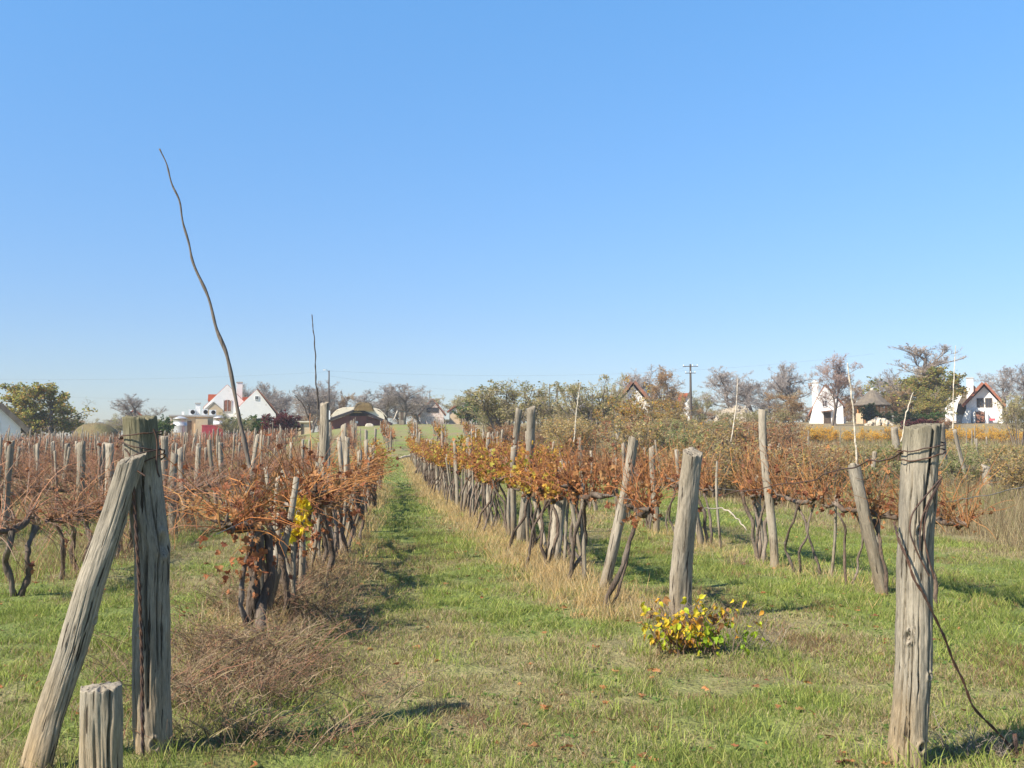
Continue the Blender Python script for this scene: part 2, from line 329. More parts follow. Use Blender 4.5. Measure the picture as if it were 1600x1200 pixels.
def grass():
    rng = np.random.default_rng(1); mb = MB()
    for y0, y1, dens, wd, hh, sg in ((3.6, 6.5, 8000, .0034, .050, 2), (6.5, 10, 5000, .0044, .054, 2), (10, 17, 2400, .007, .060, 1), (17, 32, 720, .013, .065, 1), (32, 62, 85, .028, .075, 1)):
        area = (y1 ** 2 - y0 ** 2) / 2 * 1.42
        n = int(area * dens * .8); y = np.sqrt(rng.uniform(y0 ** 2, y1 ** 2, n)); x = y * rng.uniform(-.46, .96, n)
        ok = ~((x > 8.9) & (y > 13.5)) & ~((x < -8) & (rng.random(n) < .6)) ; x, y = x[ok], y[ok]
        cl = fbm(x * 4.5, y * 4.5, 0, 33, 3); ok = rng.random(len(x)) < np.clip((cl - .2) * 3.4, .5, 1); x, y, cl = x[ok], y[ok], cl[ok]
        w, br, wild = wear(x, y); n = len(x)
        c = pick(GREEN, n, rng, .3); c = c * (.8 + .5 * vn(x * .8, y * .8, 0, 77))[:, None]
        s = rng.random(n) < .12 + w * .80; c[s] = pick(STRAW, s.sum(), rng)
        r = rng.random(n) < br * .55; c[r] = pick(BROWN, r.sum(), rng)
        h = hh * rng.uniform(.45, 1.35, n) * np.clip(.45 + (cl - .3) * 2.6, .35, 1.9) * np.where(s, .8, 1)
        blades(mb, x, y, h, wd * rng.uniform(.6, 1.4, n), c, rng, .62, sg)
    return tag(mb.build('grass', M['grass']), 'short green and straw coloured grass covering the vineyard lanes', 'grass', kind='stuff')
grass()
def tall_grass():
    rng = np.random.default_rng(2); mb = MB()
    def lay(x, y, hm, wd, pal, lean=.35, sg=2):
        n = len(x); h = hm * rng.uniform(.35, 1.25, n); blades(mb, x, y, h, wd * rng.uniform(.6, 1.3, n), pick(pal, n, rng), rng, lean, sg)
    # straw along the row feet
    for f, y0, y1, k, hm in ((RX, 8.2, 58, 1900, .19), (LX, 6.4, 34, 620, .22), (R3, 8.6, 50, 330, .17)):
        t = y0 * (y1 / y0) ** rng.random(k); 
        for i in range(k):
            m = 16; cy = t[i]; cx = f(cy) + rng.normal(0, .24) - (.22 if f is RX else 0); 
            if f is R3: cx = f(cy) + rng.normal(0, .3)
            lay(cx + rng.normal(0, .06, m), cy + rng.normal(0, .08, m), hm * rng.uniform(.4, 1.2), .0035 + cy * .00035, np.vstack([STRAW[[0, 2]], [(.62, .44, .20), (.56, .38, .17), (.50, .34, .14)]]), .5, 1)
    straw = mb.build('dry_grass', M['grass']); tag(straw, 'straw coloured dry grass along the feet of the vine rows', 'dry grass', kind='stuff')
    # wild lot beyond the third lane
    mb2 = MB(); mb = mb2; 
    for y0, y1, dens, wd in ((10.5, 20, 420, .009), (20, 38, 150, .016), (38, 95, 26, .04)):
        n = int((y1 ** 2 - y0 ** 2) / 2 * .9 * dens); y = np.sqrt(rng.uniform(y0 ** 2, y1 ** 2, n)); x = y * rng.uniform(.08, .98, n)
        _, _, wi = wear(x, y); cl = fbm(x * .8, y * .8, 0, 50, 4); ok = (wi > .25) & (rng.random(n) < np.clip((cl - .22) * 3, 0, 1)); x, y, cl = x[ok], y[ok], cl[ok]
        n = len(x); h = .50 * (.35 + 1.3 * cl) * rng.uniform(.35, 1.25, n) * np.clip((x - 7.9) / 1.6, .3, 1)
        pal = np.vstack([STRAW * .92, STRAW * .8, [(.24, .17, .10), (.17, .11, .07), (.14, .15, .05)]])
        c = pick(pal, n, rng); g = vn(x * .35, y * .35, 0, 61) > .70; gg = g & (rng.random(n) < .4); c[gg] = pick(GREEN, gg.sum(), rng)
        blades(mb2, x, y, h, wd * rng.uniform(.5, 1.3, n), c, rng, .35, 1)
    tag(mb2.build('tall_dry_grass', M['grass']), 'waist high straw coloured grass on the unmown lot at right', 'tall grass', kind='stuff')
    mb3 = MB()
    for y0, y1, dens, wd in ((11, 22, 60, .006), (22, 45, 26, .012), (45, 112, 8, .03)):
        n = int((y1 ** 2 - y0 ** 2) / 2 * .45 * dens * 3); y = np.sqrt(rng.uniform(y0 ** 2, y1 ** 2, n)); x = y * rng.uniform(-.45, -.02, n)
        dr = np.abs((x + 3.75 + 1.45) % 2.9 - 1.45); ok = (x < -3.1) & (rng.random(n) < np.exp(-(dr / .55) ** 2) + .06) & (x < np.where(y > 58, -.085 * y, 0)); x, y = x[ok], y[ok]; n = len(x)
        blades(mb3, x, y, .55 * rng.uniform(.2, 1.1, n), wd * rng.uniform(.5, 1.2, n), pick(np.array([(.36, .22, .12), (.28, .15, .085), (.42, .30, .16), (.22, .13, .08)]), n, rng), rng, .6, 2)
    tag(mb3.build('dry_undergrowth', M['grass']), 'rust brown dead weeds filling the rows of the field at left', 'weeds', kind='stuff')
tall_grass()
def lush():
    rng = np.random.default_rng(12); mb = MB()
    for i in range(420):
        cy = 4 * (26 / 4) ** rng.random(); cx = cy * rng.uniform(-.4, .85)
        if cx > 8: continue
        m = int(rng.integers(14, 34)); h = rng.uniform(.07, .15) * rng.uniform(.5, 1.3, m); sp = rng.uniform(.03, .08)
        c = pick(GREEN[[1, 2, 1]] * 1.12, m, rng, .2)
        blades(mb, cx + rng.normal(0, sp, m), cy + rng.normal(0, sp, m), h, .0038 + .0003 * cy + np.zeros(m), c, rng, .5, 2)
    tag(mb.build('grass_tufts', M['grass']), 'longer bright green tufts scattered through the short grass', 'grass tufts', kind='stuff')
lush()

# ------------------------------------------------------------------ leaves
LOBE = np.array([(0, 0), (.32, -.12), (.5, .22), (.27, .42), (.36, .72), (.08, .62), (0, 1), (-.08, .62), (-.36, .72), (-.27, .42), (-.5, .22), (-.32, -.12)]) 
def leaves(mb, P, size, cols, rng, shape='lobe', curl=.35, hang=.5, m=0):
    n = len(P)
    d = rng.normal(0, 1, (n, 3)); d[:, 2] -= hang * 1.6; d /= np.linalg.norm(d, axis=1, keepdims=True)
    r = rng.normal(0, 1, (n, 3)); u = np.cross(d, r); u /= np.linalg.norm(u, axis=1, keepdims=True) + 1e-9; w = np.cross(u, d)
    sz = size * rng.uniform(.6, 1.3, n)
    if shape == 'quad': o = np.array([(-.45, 0), (.45, .1), (.5, .9), (-.4, 1)])
    elif shape == 'oval': o = np.array([(0, 0), (.28, .2), (.33, .5), (.17, .8), (0, 1.08), (-.17, .8), (-.33, .5), (-.28, .2)])
    else: o = LOBE
    k = len(o); cz = rng.uniform(-curl, curl, (n, 1)) * 2.2 * (o[:, 0] ** 2)[None] * 1.6 + rng.uniform(-curl, curl, (n, 1)) * ((o[:, 1] - .4) ** 2)[None] * 1.5
    if shape != 'quad': cz = cz + rng.normal(0, curl * .09, cz.shape)
    V = P[:, None, :] + sz[:, None, None] * (o[None, :, 0, None] * u[:, None] + o[None, :, 1, None] * d[:, None] + cz[..., None] * w[:, None])
    if shape == 'quad':
        mb.add(V, np.arange(n)[:, None] * 4 + np.array([[0, 1, 2, 3]]), col=np.repeat(cols, 4, 0), m=m); return
    Cn = P[:, None, :] + sz[:, None, None] * .4 * d[:, None]; V = np.concatenate([V, Cn], 1); i = (np.arange(n) * (k + 1))[:, None, None]
    t = i + np.array([[k, j, (j + 1) % k] for j in range(k)])[None]
    mb.add(V.reshape(-1, 3), None, t.reshape(-1, 3), col=np.repeat(cols, k + 1, 0), m=m)
YEL = np.array([(.55, .33, .045), (.48, .33, .05), (.44, .20, .045), (.36, .32, .05), (.50, .25, .05)])
ORA = np.array([(.42, .19, .07), (.36, .15, .06), (.46, .25, .10), (.28, .12, .055), (.34, .17, .08)])
CRISP = np.array([(.38, .15, .06), (.28, .10, .045), (.20, .075, .04), (.44, .22, .09)])

# ------------------------------------------------------------------ posts
def post_mb(h, r0, r1, seed, nt=18, nz=14, bend=.03, crack=None, flat=.12, slant=.3, below=.15, knots=0, path=None, groove=.10):
    rng = np.random.default_rng(seed)
    t = np.linspace(0, 1, nz); z = -below + (h + below) * t; a = np.arange(nt) * 2 * math.pi / nt
    T, A = np.meshgrid(t, a, indexing='ij'); Zv = np.repeat(z[:, None], nt, 1)
    R = r0 + (r1 - r0) * T
    ca, sa = np.cos(A), np.sin(A)
    R = R * (1 + flat * np.cos(2 * (A - rng.uniform(0, 6.28))) + .17 * (fbm(ca * 1.2 + 9, sa * 1.2, Zv * 3.2, seed, 4) - .5) * 2)
    if nt > 40:
        tw = Zv * .25
        g = fbm(np.cos(A + tw) * 6, np.sin(A + tw) * 6, Zv * 1.6, seed + 3, 3); R = R - r0 * groove * np.clip(.36 - g, 0, 1) * 4 * .5 + r0 * .10 * (fbm(ca * 2, sa * 2, Zv * 4, seed + 14, 3) - .5)
        g = fbm(np.cos(A + tw) * 17, np.sin(A + tw) * 17, Zv * 5, seed + 4, 3); R = R + r0 * .03 * (g - .5) * 2
        for ang, wd, dp, z0, z1 in (crack or []):
            da = np.abs((A + .5 * (fbm(Zv * 2.5, 0, 0, seed + int(ang * 10), 4) - .5) - ang + math.pi) % (2 * math.pi) - math.pi)
            R = R - r0 * dp * np.exp(-(da / wd) ** 2) * np.clip((Zv - z0) * 8, 0, 1) * np.clip((z1 - Zv) * 8, 0, 1)
    if nt > 40 and knots:
        for ang, kz, ks in knots:
            da = np.abs((A - ang + math.pi) % (2 * math.pi) - math.pi) * r0; dk = np.hypot(da, (Zv - kz) * .7) / ks
            R = R + r0 * (.10 * np.exp(-((dk - 1.1) / .35) ** 2) - .28 * np.exp(-(dk / .6) ** 2))
    if path is None:
        px = bend * np.sin(t * math.pi * rng.uniform(.8, 1.6) + rng.uniform(0, 3)); py = bend * np.sin(t * math.pi * 1.2 + rng.uniform(0, 3)); px -= px[0]; py -= py[0]
    else: px = np.interp(z, path[0], path[1]); py = np.interp(z, path[0], path[2])
    X = px[:, None] + R * ca; Y = py[:, None] + R * sa
    sl = rng.uniform(-slant, slant, 2); topw = np.clip((T - .93) / .07, 0, 1)
    Zv = Zv + topw * ((X - px[-1]) * sl[0] + (Y - py[-1]) * sl[1]) + topw * .03 * (fbm(ca * 3, sa * 3, 0, seed + 9, 3) - .5)
    V = np.stack([X, Y, Zv], -1); rings = [V]
    for f in ((.8, .45) if nt < 40 else (.93, .8, .6, .4, .2)):
        tp = V[-1].copy(); c = np.array([px[-1], py[-1], tp[:, 2].mean()]); q = c + (tp - c) * f
        q[:, 2] += r1 * .16 * (1 - f) + r1 * .25 * (fbm(q[:, 0] * 40, q[:, 1] * 40, 0, seed, 3) - .5); rings.append(q[None])
    V = np.concatenate(rings, 0); K = len(V); idx = np.arange(K * nt).reshape(K, nt); A0, B0 = idx[:-1], idx[1:]
    q = np.stack([A0, np.roll(A0, -1, 1), np.roll(B0, -1, 1), B0], -1).reshape(-1, 4)
    mb = MB(); Vf = np.vstack([V.reshape(-1, 3), [[px[-1], py[-1], V[-1, :, 2].mean()]]])
    cc = K * nt; tr = [(idx[-1, j], idx[-1, (j + 1) % nt], cc) for j in range(nt)]
    return mb.add(Vf, q, tr)
def aim(o, base, top):
    d = Vector(top) - Vector(base); o.location = base; o.rotation_mode = 'XYZ'; o.rotation_euler = d.to_track_quat('Z', 'Y').to_euler()
    return d.length

# foreground end posts, brace and stump
bx, by = -1.107, 5.0
lp = post_mb(1.62, .082, .074, 11, 150, 260, path=([-.3, 0, .35, .7, 1.0, 1.3, 1.65], [0, 0, -.022, -.03, -.032, -.075, -.105], [0, 0, 0, 0, 0, 0, 0]),
             crack=[(-1.6, .09, .4, .25, 1.05), (-2.3, .03, .3, .1, .7), (-.9, .06, .3, .4, 1.3), (-2.0, .025, .3, -.2, .45), (-2.05, .025, .3, .9, 1.6), (-1.35, .03, .35, 1.1, 1.5), (-2.6, .03, .25, .6, 1.2), (-1.8, .02, .25, .5, .9)], below=.3, groove=.16, slant=.12, knots=[(-.5, 1.02, .04), (-2.0, .62, .014), (-1.3, .1, .02)])
lpo = lp.build('end_post', M['wood_left'], smooth=True); lpo.location = (bx, by, 0)
tag(lpo, 'thick weathered end post at left foreground, wound with rusty wire and braced', 'post')
def ring(mb, cx, cy, cz, r, a0, a1, dz=0, tilt=(0, 0), rad=.0034, n=40, jit=.003, seed=0, ph=0):
    a = np.linspace(a0, a1, n); rr = r + (vn(a * 2, seed, 0, seed) - .5) * jit * 2
    x = cx + rr * np.cos(a); y = cy + rr * np.sin(a); z = cz + dz * (a - a0) / (2 * math.pi) + tilt[0] * np.cos(a) + tilt[1] * np.sin(a) + (vn(a * 3, seed, 0, seed + 3) - .5) * .008
    mb.tubes(np.stack([x, y, z], -1), np.full(n, rad), 6)
wr = MB()
ring(wr, -.095, 0, 1.53, .096, 0, 6.6, .012, (.012, .0), seed=1)
ring(wr, -.10, 0, 1.505, .097, 1, 8.2, -.02, (-.02, .012), seed=2)
ring(wr, -.085, 0, 1.41, .10, 0, 6.9, .02, (.035, -.02), seed=3)
ring(wr, -.082, 0, 1.39, .10, 2, 9.0, .0, (.055, -.01), seed=4)
wr.build('wire_tie', M['wire'], lpo, smooth=True)
# brace
bt = at(204, 722, 4.88); bb = (-1.66, 4.78, 0)
d = Vector(bt) - Vector((-1.595, 4.80, -.02)); L_ = d.length
br_ = post_mb(L_ + .02, .062, .052, 23, 140, 240, crack=[(-1.0, .06, .35, .1, .75), (-1.3, .05, .3, .9, 1.4), (-2.2, .035, .3, .5, 1.5), (-1.7, .03, .3, -.1, .6), (-1.9, .025, .25, .7, 1.2), (-.5, .09, .3, .3, 1.0), (-2.5, .03, .25, 0, .5), (-1.5, .02, .3, .45, .8)], path=([-.3, 0, .3, .6, .9, 1.2, 1.5, 1.9], [0, 0, .02, .012, -.008, .012, .0, .0], [0, .0, .01, 0, .012, 0, 0, 0]), below=.3, slant=.9, groove=.17, knots=[(-1.5, 1.18, .022), (-.6, .32, .03), (-1.9, .75, .014), (-.9, .18, .02)])
bo = br_.build('brace_post', M['wood_hero'], smooth=True); aim(bo, (-1.595, 4.80, -.02), bt)
tag(bo, 'grey timber brace leaning against the wire wound left end post', 'post')
w2 = MB()   # strap down the brace and twisted wire to the ground
for k, (p, q) in enumerate(((at(240, 670, 4.92), at(250, 745, 4.93)), (at(193, 703, 4.9), at(225, 745, 4.84)))):
    t = np.linspace(0, 1, 9)[:, None]; w2.tubes(p + (q - p) * t + np.sin(t * 6 + k) * .006, np.full(9, .0042), 6)
p, q = at(207, 745, 4.86), np.array([-1.13, 4.86, .02]); t = np.linspace(0, 1, 90)
for s in (0, math.pi):
    b = p + (q - p) * t[:, None]; b[:, 0] += .0045 * np.cos(t * 75 + s) + .014 * np.sin(t * 3.1); b[:, 1] += .0045 * np.sin(t * 75 + s); w2.tubes(b, np.full(90, .0050), 6)
o = w2.build('anchor_wire', M['wire'], smooth=True); tag(o, 'rusty twisted wire hanging between the left end post and its brace', 'wire')
# stump
st = post_mb(.60, .065, .070, 31, 150, 120, crack=[(-1.2, .05, .45, -.2, .8), (-2.0, .05, .25, -.2, .5), (-2.7, .05, .2, .1, .7)], below=.3, slant=.06, bend=.01)
so = st.build('post_stump', M['wood_hero'], smooth=True); x, y = at(171, 1075, 3.98)[:2]; so.location = (x, y, 0); so.rotation_euler = (math.radians(2), math.radians(-1), .3)
tag(so, 'short thick sawn off post with a cracked top at bottom left', 'post')
# right end post
rx, ry = 2.33, 4.43
rp = post_mb(1.575, .089, .080, 47, 160, 260, path=([-.3, 0, .5, 1.0, 1.6], [0, 0, .045, .066, .118], [0, 0, 0, 0, 0]),
             crack=[(-1.52, .055, .6, .95, 1.7), (-1.95, .03, .3, -.2, .7), (-1.2, .04, .3, .2, 1.2), (-2.5, .03, .3, .5, 1.4), (-2.2, .02, .3, .0, .6), (-2.15, .02, .3, .9, 1.3), (-1.75, .02, .3, .3, .8), (-.75, .06, .35, -.3, 1.5), (-2.75, .03, .3, .1, .9)], below=.3, slant=.1, groove=.17, knots=[(-1.45, .14, .016), (-2.35, .62, .02), (-1.9, 1.1, .013), (-1.2, .45, .012)])
rpo = rp.build('end_post', M['wood_hero'], smooth=True); rpo.location = (rx, ry, 0)
tag(rpo, 'thick split end post at right foreground, standing alone with rusty wire loops', 'post')
wr = MB()
ring(wr, .11, 0, 1.47, .101, .3, 7.0, .015, (.018, 0), seed=5); ring(wr, .11, 0, 1.455, .101, 2, 8.4, -.02, (.03, .01), seed=6)
P0 = lambda px, py, dy=-.11: at(px, py, ry + dy) - np.array([rx, ry, 0])
for pts in ([(1472, 745), (1455, 765), (1425, 800), (1420, 830), (1435, 868), (1452, 900)], [(1471, 748), (1450, 785), (1440, 810), (1437, 840), (1438, 860)], [(1470, 752), (1455, 780), (1447, 800), (1443, 835), (1450, 870), (1460, 905)]):
    c = np.array([P0(*p) for p in pts]); ti = np.linspace(0, len(pts) - 1, 26); c = np.stack([np.interp(ti, range(len(pts)), c[:, k]) for k in range(3)], -1)
    for _ in range(3): c[1:-1] = (c[:-2] + c[1:-1] * 2 + c[2:]) / 4
    wr.tubes(c, np.full(26, .0042), 6)
wr.build('wire_tie', M['wire'], rpo, smooth=True)
def strand(name, pts, r, label, cat, m='wire', n=60, wob=.01, K=None, group=None, sag=0, twist=0):
    pts = np.array(pts, float); ti = np.linspace(0, len(pts) - 1, n); c = np.stack([np.interp(ti, range(len(pts)), pts[:, k]) for k in range(3)], -1)
    for _ in range(6): c[1:-1] = (c[:-2] + c[1:-1] * 2 + c[2:]) / 4
    s = np.linspace(0, 1, n); c[:, 2] -= sag * 4 * s * (1 - s); c[:, 0] += (vn(s * 12, 1, 0, 5) - .5) * wob; c[:, 2] += (vn(s * 12, 3, 0, 6) - .5) * wob
    mb = MB()
    if twist:
        for ph in (0, math.pi): e = c.copy(); e[:, 0] += r * np.cos(s * twist + ph); e[:, 2] += r * np.sin(s * twist + ph); mb.tubes(e, np.full(n, r), 5)
    else: mb.tubes(c, np.full(n, r) if np.ndim(r) == 0 else np.interp(s, np.linspace(0, 1, len(r)), r), 6, cap=True)
    return tag(mb.build(name, M[m], smooth=True), label, cat, group)
strand('anchor_wire', [at(1398, 815, 4.44), at(1402, 842, 4.36), at(1430, 905, 4.30), at(1457, 955, 4.31), at(1490, 1030, 4.40), at(1520, 1105, 4.45), [3.0, 4.62, .0]], .0038, 'rusty anchor wire running from the right end post down to the ground', 'wire', n=80, twist=60)
strand('iron_stake', [[3.0, 4.62, -.1], [2.985, 4.62, .10]], .012, 'short rusty stake in the grass at the end of the anchor wire', 'stake', n=6, wob=0)
strand('trellis_wire', [at(1412, 705, 4.45), at(1340, 728, 5.7), at(1255, 752, 8.2), at(1120, 775, 9.3)], .0045, 'rusty wire climbing from the third row to the top of the right end post', 'wire', n=80, wob=.03)
strand('trellis_wire', [at(1478, 784, 8.9), at(1530, 776, 7.8), at(1640, 752, 6.2)], .0035, 'thin wire leaving the frame at right behind the right end post', 'wire', m='steelwire', n=60, wob=.012)

# explicit posts: bottom pixel, top pixel, diameter px, label
def px_post(bp, tp, wpx, seed, label, below=.12, hero=False, m='wood', dY=0):
    x, y = G(*bp); dist = math.hypot(x, y); t = at(tp[0], tp[1], y + dY); r = wpx / 2 / F_PX * y / math.cos(math.atan2(x, y)) * .86
    z0 = float(gz(x, y)); b = (x, y, z0 - .02); Lg = (Vector(t) - Vector(b)).length
    mb = post_mb(Lg, r * 1.06, r * .92, seed, *((90, 120) if hero else (28, 24)), below=below, bend=.02 if Lg < 1.7 else .035, slant=.5)
    o = mb.build('vineyard_post', M[m], smooth=True); aim(o, b, t); return tag(o, label, 'post', 'posts of the vine rows')
EXP = [((1064, 972), (1077, 706), 37, 'thick end post of the right row, rising out of the yellow bush', 1),
 ((942, 935), (984, 686), 21, 'post leaning right beside a twisted trunk, next in the right row behind the bush', 1),
 ((866, 886), (876, 722), 21, 'stout upright post under yellow leaves, third in the right row', 1),
 ((812, 856), (828, 637), 16, 'tall bleached post reaching above the yellow leaves of the right row, the nearer of two', 0),
 ((797, 838), (806, 639), 11, 'tall pale post leaning right behind the nearer tall post of the right row', 0),
 ((1210, 886), (1201, 640), 13, 'tall slim grey post standing straight in the third row', 0),
 ((1379, 928), (1340, 728), 23, 'bleached post leaning left at the near end of the third row', 1),
 ((1193, 872), (1188, 742), 12, 'short dark post just left of the tall slim post of the third row', 0),
 ((1096, 852), (1090, 790), 12, 'short pale post seen just right of the thick end post of the right row', 0),
 ((405, 978), (400, 770), 27, 'thick bleached post among the dark trunks at the near end of the left row', 1),
 ((424, 950), (432, 800), 14, 'thin split post pressed against the thick post of the left row', 0),
 ((489, 886), (501, 630), 16, 'tall pale knobbly post standing above the left row', 1),
 ((512, 868), (512, 680), 11, 'upright grey post just behind the tall knobbly post of the left row', 0),
 ((534, 845), (539, 683), 10, 'upright grey post behind the tall knobbly post, further up the left row', 0),
 ((578, 781), (573, 745), 4, 'thin pale stake at the far end of the left row', 0),
 ((121, 815), (127, 692), 13, 'leaning grey post in the red vines, between the left edge and the left end post', 0),
 ((168, 820), (171, 693), 14, 'wide split grey post in the red vines just left of the brace', 0),
 ((100, 770), (104, 693), 8, 'slim grey post left of the leaning post in the red vines', 0),
 ((156, 800), (157, 690), 7, 'slim post touching the wide split post left of the brace', 0),
 ((10, 840), (15, 690), 11, 'grey post in the red vines at the left edge of the photo', 0),
 ((252, 812), (255, 682), 11, 'grey post just right of the left end post', 0),
 ((305, 780), (308, 698), 9, 'grey post midway between left end post and the tall bent rod', 0),
 ((345, 775), (346, 692), 8, 'grey post just left of the foot of the tall bent rod', 0),
 ((1404, 760), (1400, 668), 11, 'pale post appearing just left of the right end post', 0),
 ((1484, 770), (1470, 664), 15, 'pale post appearing just right of the right end post', 0),
 ((1513, 772), (1496, 672), 7, 'thin forked stake in the dry grass right of the right end post', 0),
 ((1548, 775), (1541, 728), 15, 'short whitish post stub in the dry grass at far right', 0),
 ((1357, 768), (1366, 706), 8, 'pale post in scrub behind the third row, left of the right end post', 0),
 ((960, 740), (963, 660), 8, 'slim pale post above the orange canes, left of the leaning post', 0),
 ((1009, 748), (1001, 680), 7, 'thin white stake leaning left above the orange canes', 0),
 ((862, 715), (864, 662), 4, 'thin pale post in the scrub behind the right row', 0)]
for i, (b, t, w, lab, hero) in enumerate(EXP): px_post(b, t, w, 100 + i, lab, hero=bool(hero))

# ------------------------------------------------------------------ vines
def vine(seed, kind, low=False):
    """trunk, canes, leaves as separate builders; arms run along y"""
    rng = np.random.default_rng(seed); tr, ca, lf = MB(), MB(), MB()
    hz = {'left': .82, 'right': .88, 'third': .84, 'field': .62}[kind.split('_')[0]] + rng.uniform(-.05, .06)
    ns = 1 if low else int(rng.integers(1, 4 if kind != 'field' else 3)) + (kind == 'left_big'); head = np.array([rng.normal(0, .05), 0, hz])
    K = 4 if low else 14; t = np.linspace(0, 1, K)
    ll = rng.uniform(-.38, .38)
    if kind[0] == 'r' and not low: ns = int(rng.integers(2, 5))
    thin = .68 if kind[0] in 'rt' else 1
    for i in range(ns):
        base = np.array([rng.normal(0, .10) - (.18 if kind[0] == 'r' else 0), ll * .6 + rng.normal(0, .14), -.08]); end = head + np.array([rng.normal(0, .06), rng.normal(0, .12), rng.uniform(-.05, .04)])
        P = base + (end - base) * t[:, None]; bow = rng.uniform(-.12, .12, 2); kc = np.linspace(0, 1, 6); nz_ = [np.interp(t, kc, np.r_[0, rng.normal(0, .024, 5)]) for _ in (0, 1)]
        P[:, 0] += bow[0] * np.sin(t * math.pi) + nz_[0] + rng.normal(0, .004, K) * (t > 0); P[:, 1] += bow[1] * np.sin(t * math.pi) + nz_[1] + rng.normal(0, .004, K) * (t > 0)
        R = np.linspace(.030, .022, K) * thin * rng.uniform(.7, 1.3) * rng.uniform(.78, 1.25, K); R[-1] *= 1.4
        tr.tubes(P, R, 4 if low else 8)
    orig = [head]
    for sgn in (-1, 1):
        La = rng.uniform(.42, .68); k = 4 if low else 7; s = np.linspace(0, 1, k)[:, None]
        P = head + s * np.array([rng.normal(0, .08), sgn * La, rng.uniform(-.02, .12)]); P += rng.normal(0, .02, P.shape) * (s > 0)
        tr.tubes(P, np.linspace(.030, .011, k) * rng.uniform(.8, 1.4, k), 4 if low else 7); orig += [P[j] for j in range(1, k)]
    if not low:
        for j in range(16 if kind == 'left_big' else 8):
            o = orig[int(rng.integers(0, len(orig)))]; dirn = rng.normal(0, 1, 3); dirn[2] = abs(dirn[2]) * .6; dirn /= np.linalg.norm(dirn)
            P = o + np.linspace(0, 1, 4)[:, None] * dirn * rng.uniform(.04, .12); tr.tubes(P, np.array([.018, .02, .013, .007]) * rng.uniform(.7, 1.3), 5)
    orig = np.array(orig)
    cfg = {'left': (32, .66, .58, .7), 'left_big': (60, .72, .75, .8), 'right': (60, .60, .28, .4), 'right_yel': (62, .54, .30, .5), 'third': (80, .68, .30, .35), 'field': (80, .74, .55, .7), 'left_yel': (40, .6, .6, .6)}[kind]
    n, Lm, spread, grav = cfg; n = n // 4 if low else n; K = 4 if low else 8
    o = orig[rng.integers(0, len(orig), n)]; dirn = rng.normal(0, spread, (n, 3)); dirn[:, 1] *= 1.1; dirn[:, 2] = rng.uniform({'field': -.35, 'left': -.1, 'left_big': .1}.get(kind, .4), 1.2, n); dirn /= np.linalg.norm(dirn, axis=1, keepdims=True)
    Ln = Lm * rng.uniform(.35, 1.25, n); P = np.zeros((n, K, 3)); P[:, 0] = o; dd = dirn.copy(); st_ = Ln / (K - 1)
    for k in range(1, K):
        dd = dd + rng.normal(0, .12 if kind[:4] == 'left' else .17, (n, 3)); dd[:, 2] -= grav * .14 * rng.uniform(.2, 1.6, n) * k / K * 2; dd /= np.linalg.norm(dd, axis=1, keepdims=True)
        P[:, k] = P[:, k - 1] + dd * st_[:, None]
    pal = {'l': [(.44, .18, .05), (.34, .13, .04), (.20, .085, .045), (.48, .25, .09)], 'r': [(.36, .145, .045), (.30, .115, .04), (.22, .10, .05)], 't': [(.38, .18, .06), (.31, .14, .055), (.22, .11, .06)], 'f': [(.32, .15, .08), (.26, .12, .07), (.40, .20, .09), (.22, .14, .10)]}[kind[0]]
    cc = pick(np.array(pal), n, rng, .22); rr = (.0100 if low else .0043)
    ca.tubes(P, np.linspace(rr, rr * .4, K)[None] * rng.uniform(.7, 1.3, (n, 1)), 3, col=cc)
    if not low:     # side shoots and tendrils
        ns_ = int(n * 1.3); i = rng.integers(0, n, ns_); k = rng.integers(1, K - 1, ns_); o2 = P[i, k]; d2 = rng.normal(0, 1, (ns_, 3)); d2 /= np.linalg.norm(d2, axis=1, keepdims=True)
        L2 = rng.uniform(.05, .24, ns_); tt = np.linspace(0, 1, 5); Q = o2[:, None] + d2[:, None] * L2[:, None, None] * tt[None, :, None]; Q[:, :, 2] -= .06 * tt[None] ** 2; Q += rng.normal(0, .008, Q.shape)
        ca.tubes(Q, np.linspace(.0026, .0012, 5)[None] * np.ones((ns_, 1)), 3, col=cc[i] * .9)
    nl, pal2, sz, sh = {'left': (34, CRISP, .055, 'lobe'), 'left_big': (150, CRISP, .06, 'lobe'), 'right': (120, np.vstack([ORA, CRISP]), .055, 'lobe'), 'right_yel': (190, np.vstack([YEL * 1.12, YEL * 1.12, ORA]), .064, 'lobe'),
                   'third': (60, np.vstack([ORA[:2], CRISP, CRISP]), .06, 'lobe'), 'field': (12, CRISP, .05, 'lobe'), 'left_yel': (330, np.vstack([YEL[:4], [(.30, .34, .04), (.22, .30, .04)]]), .075, 'lobe')}[kind]
    if low: nl, sz, sh = nl // 3, sz * 1.75, 'quad'
    i = rng.integers(0, n, nl); k = rng.random(nl) * (K - 1); k0 = k.astype(int); f = (k - k0)[:, None]; pp = P[i, k0] * (1 - f) + P[i, k0 + 1] * f + rng.normal(0, .02, (nl, 3))
    if kind in ('right', 'third', 'left_big', 'left'): pp[:nl // 2, 2] = np.minimum(pp[:nl // 2, 2], hz + rng.uniform(-.06, .25, nl // 2))
    if kind in ('left_big', 'left'):
        q_ = nl // 2; pp[:q_] = np.stack([rng.normal(0, .10, q_), rng.normal(0, .28, q_), rng.uniform(.35, hz + .1, q_)], -1)
    cl = pick(pal2, nl, rng, .25)
    if kind == 'right_yel':      # colour gathers in clumps
        g = vn(pp[:, 0] * 3, pp[:, 1] * 3, pp[:, 2] * 3, seed) > .5; cl[g] = pick(YEL[:4], g.sum(), rng, .2)
    leaves(lf, pp, sz, cl, rng, sh, curl=.7 if kind not in ('right_yel', 'left_yel') else .4, hang=.7)
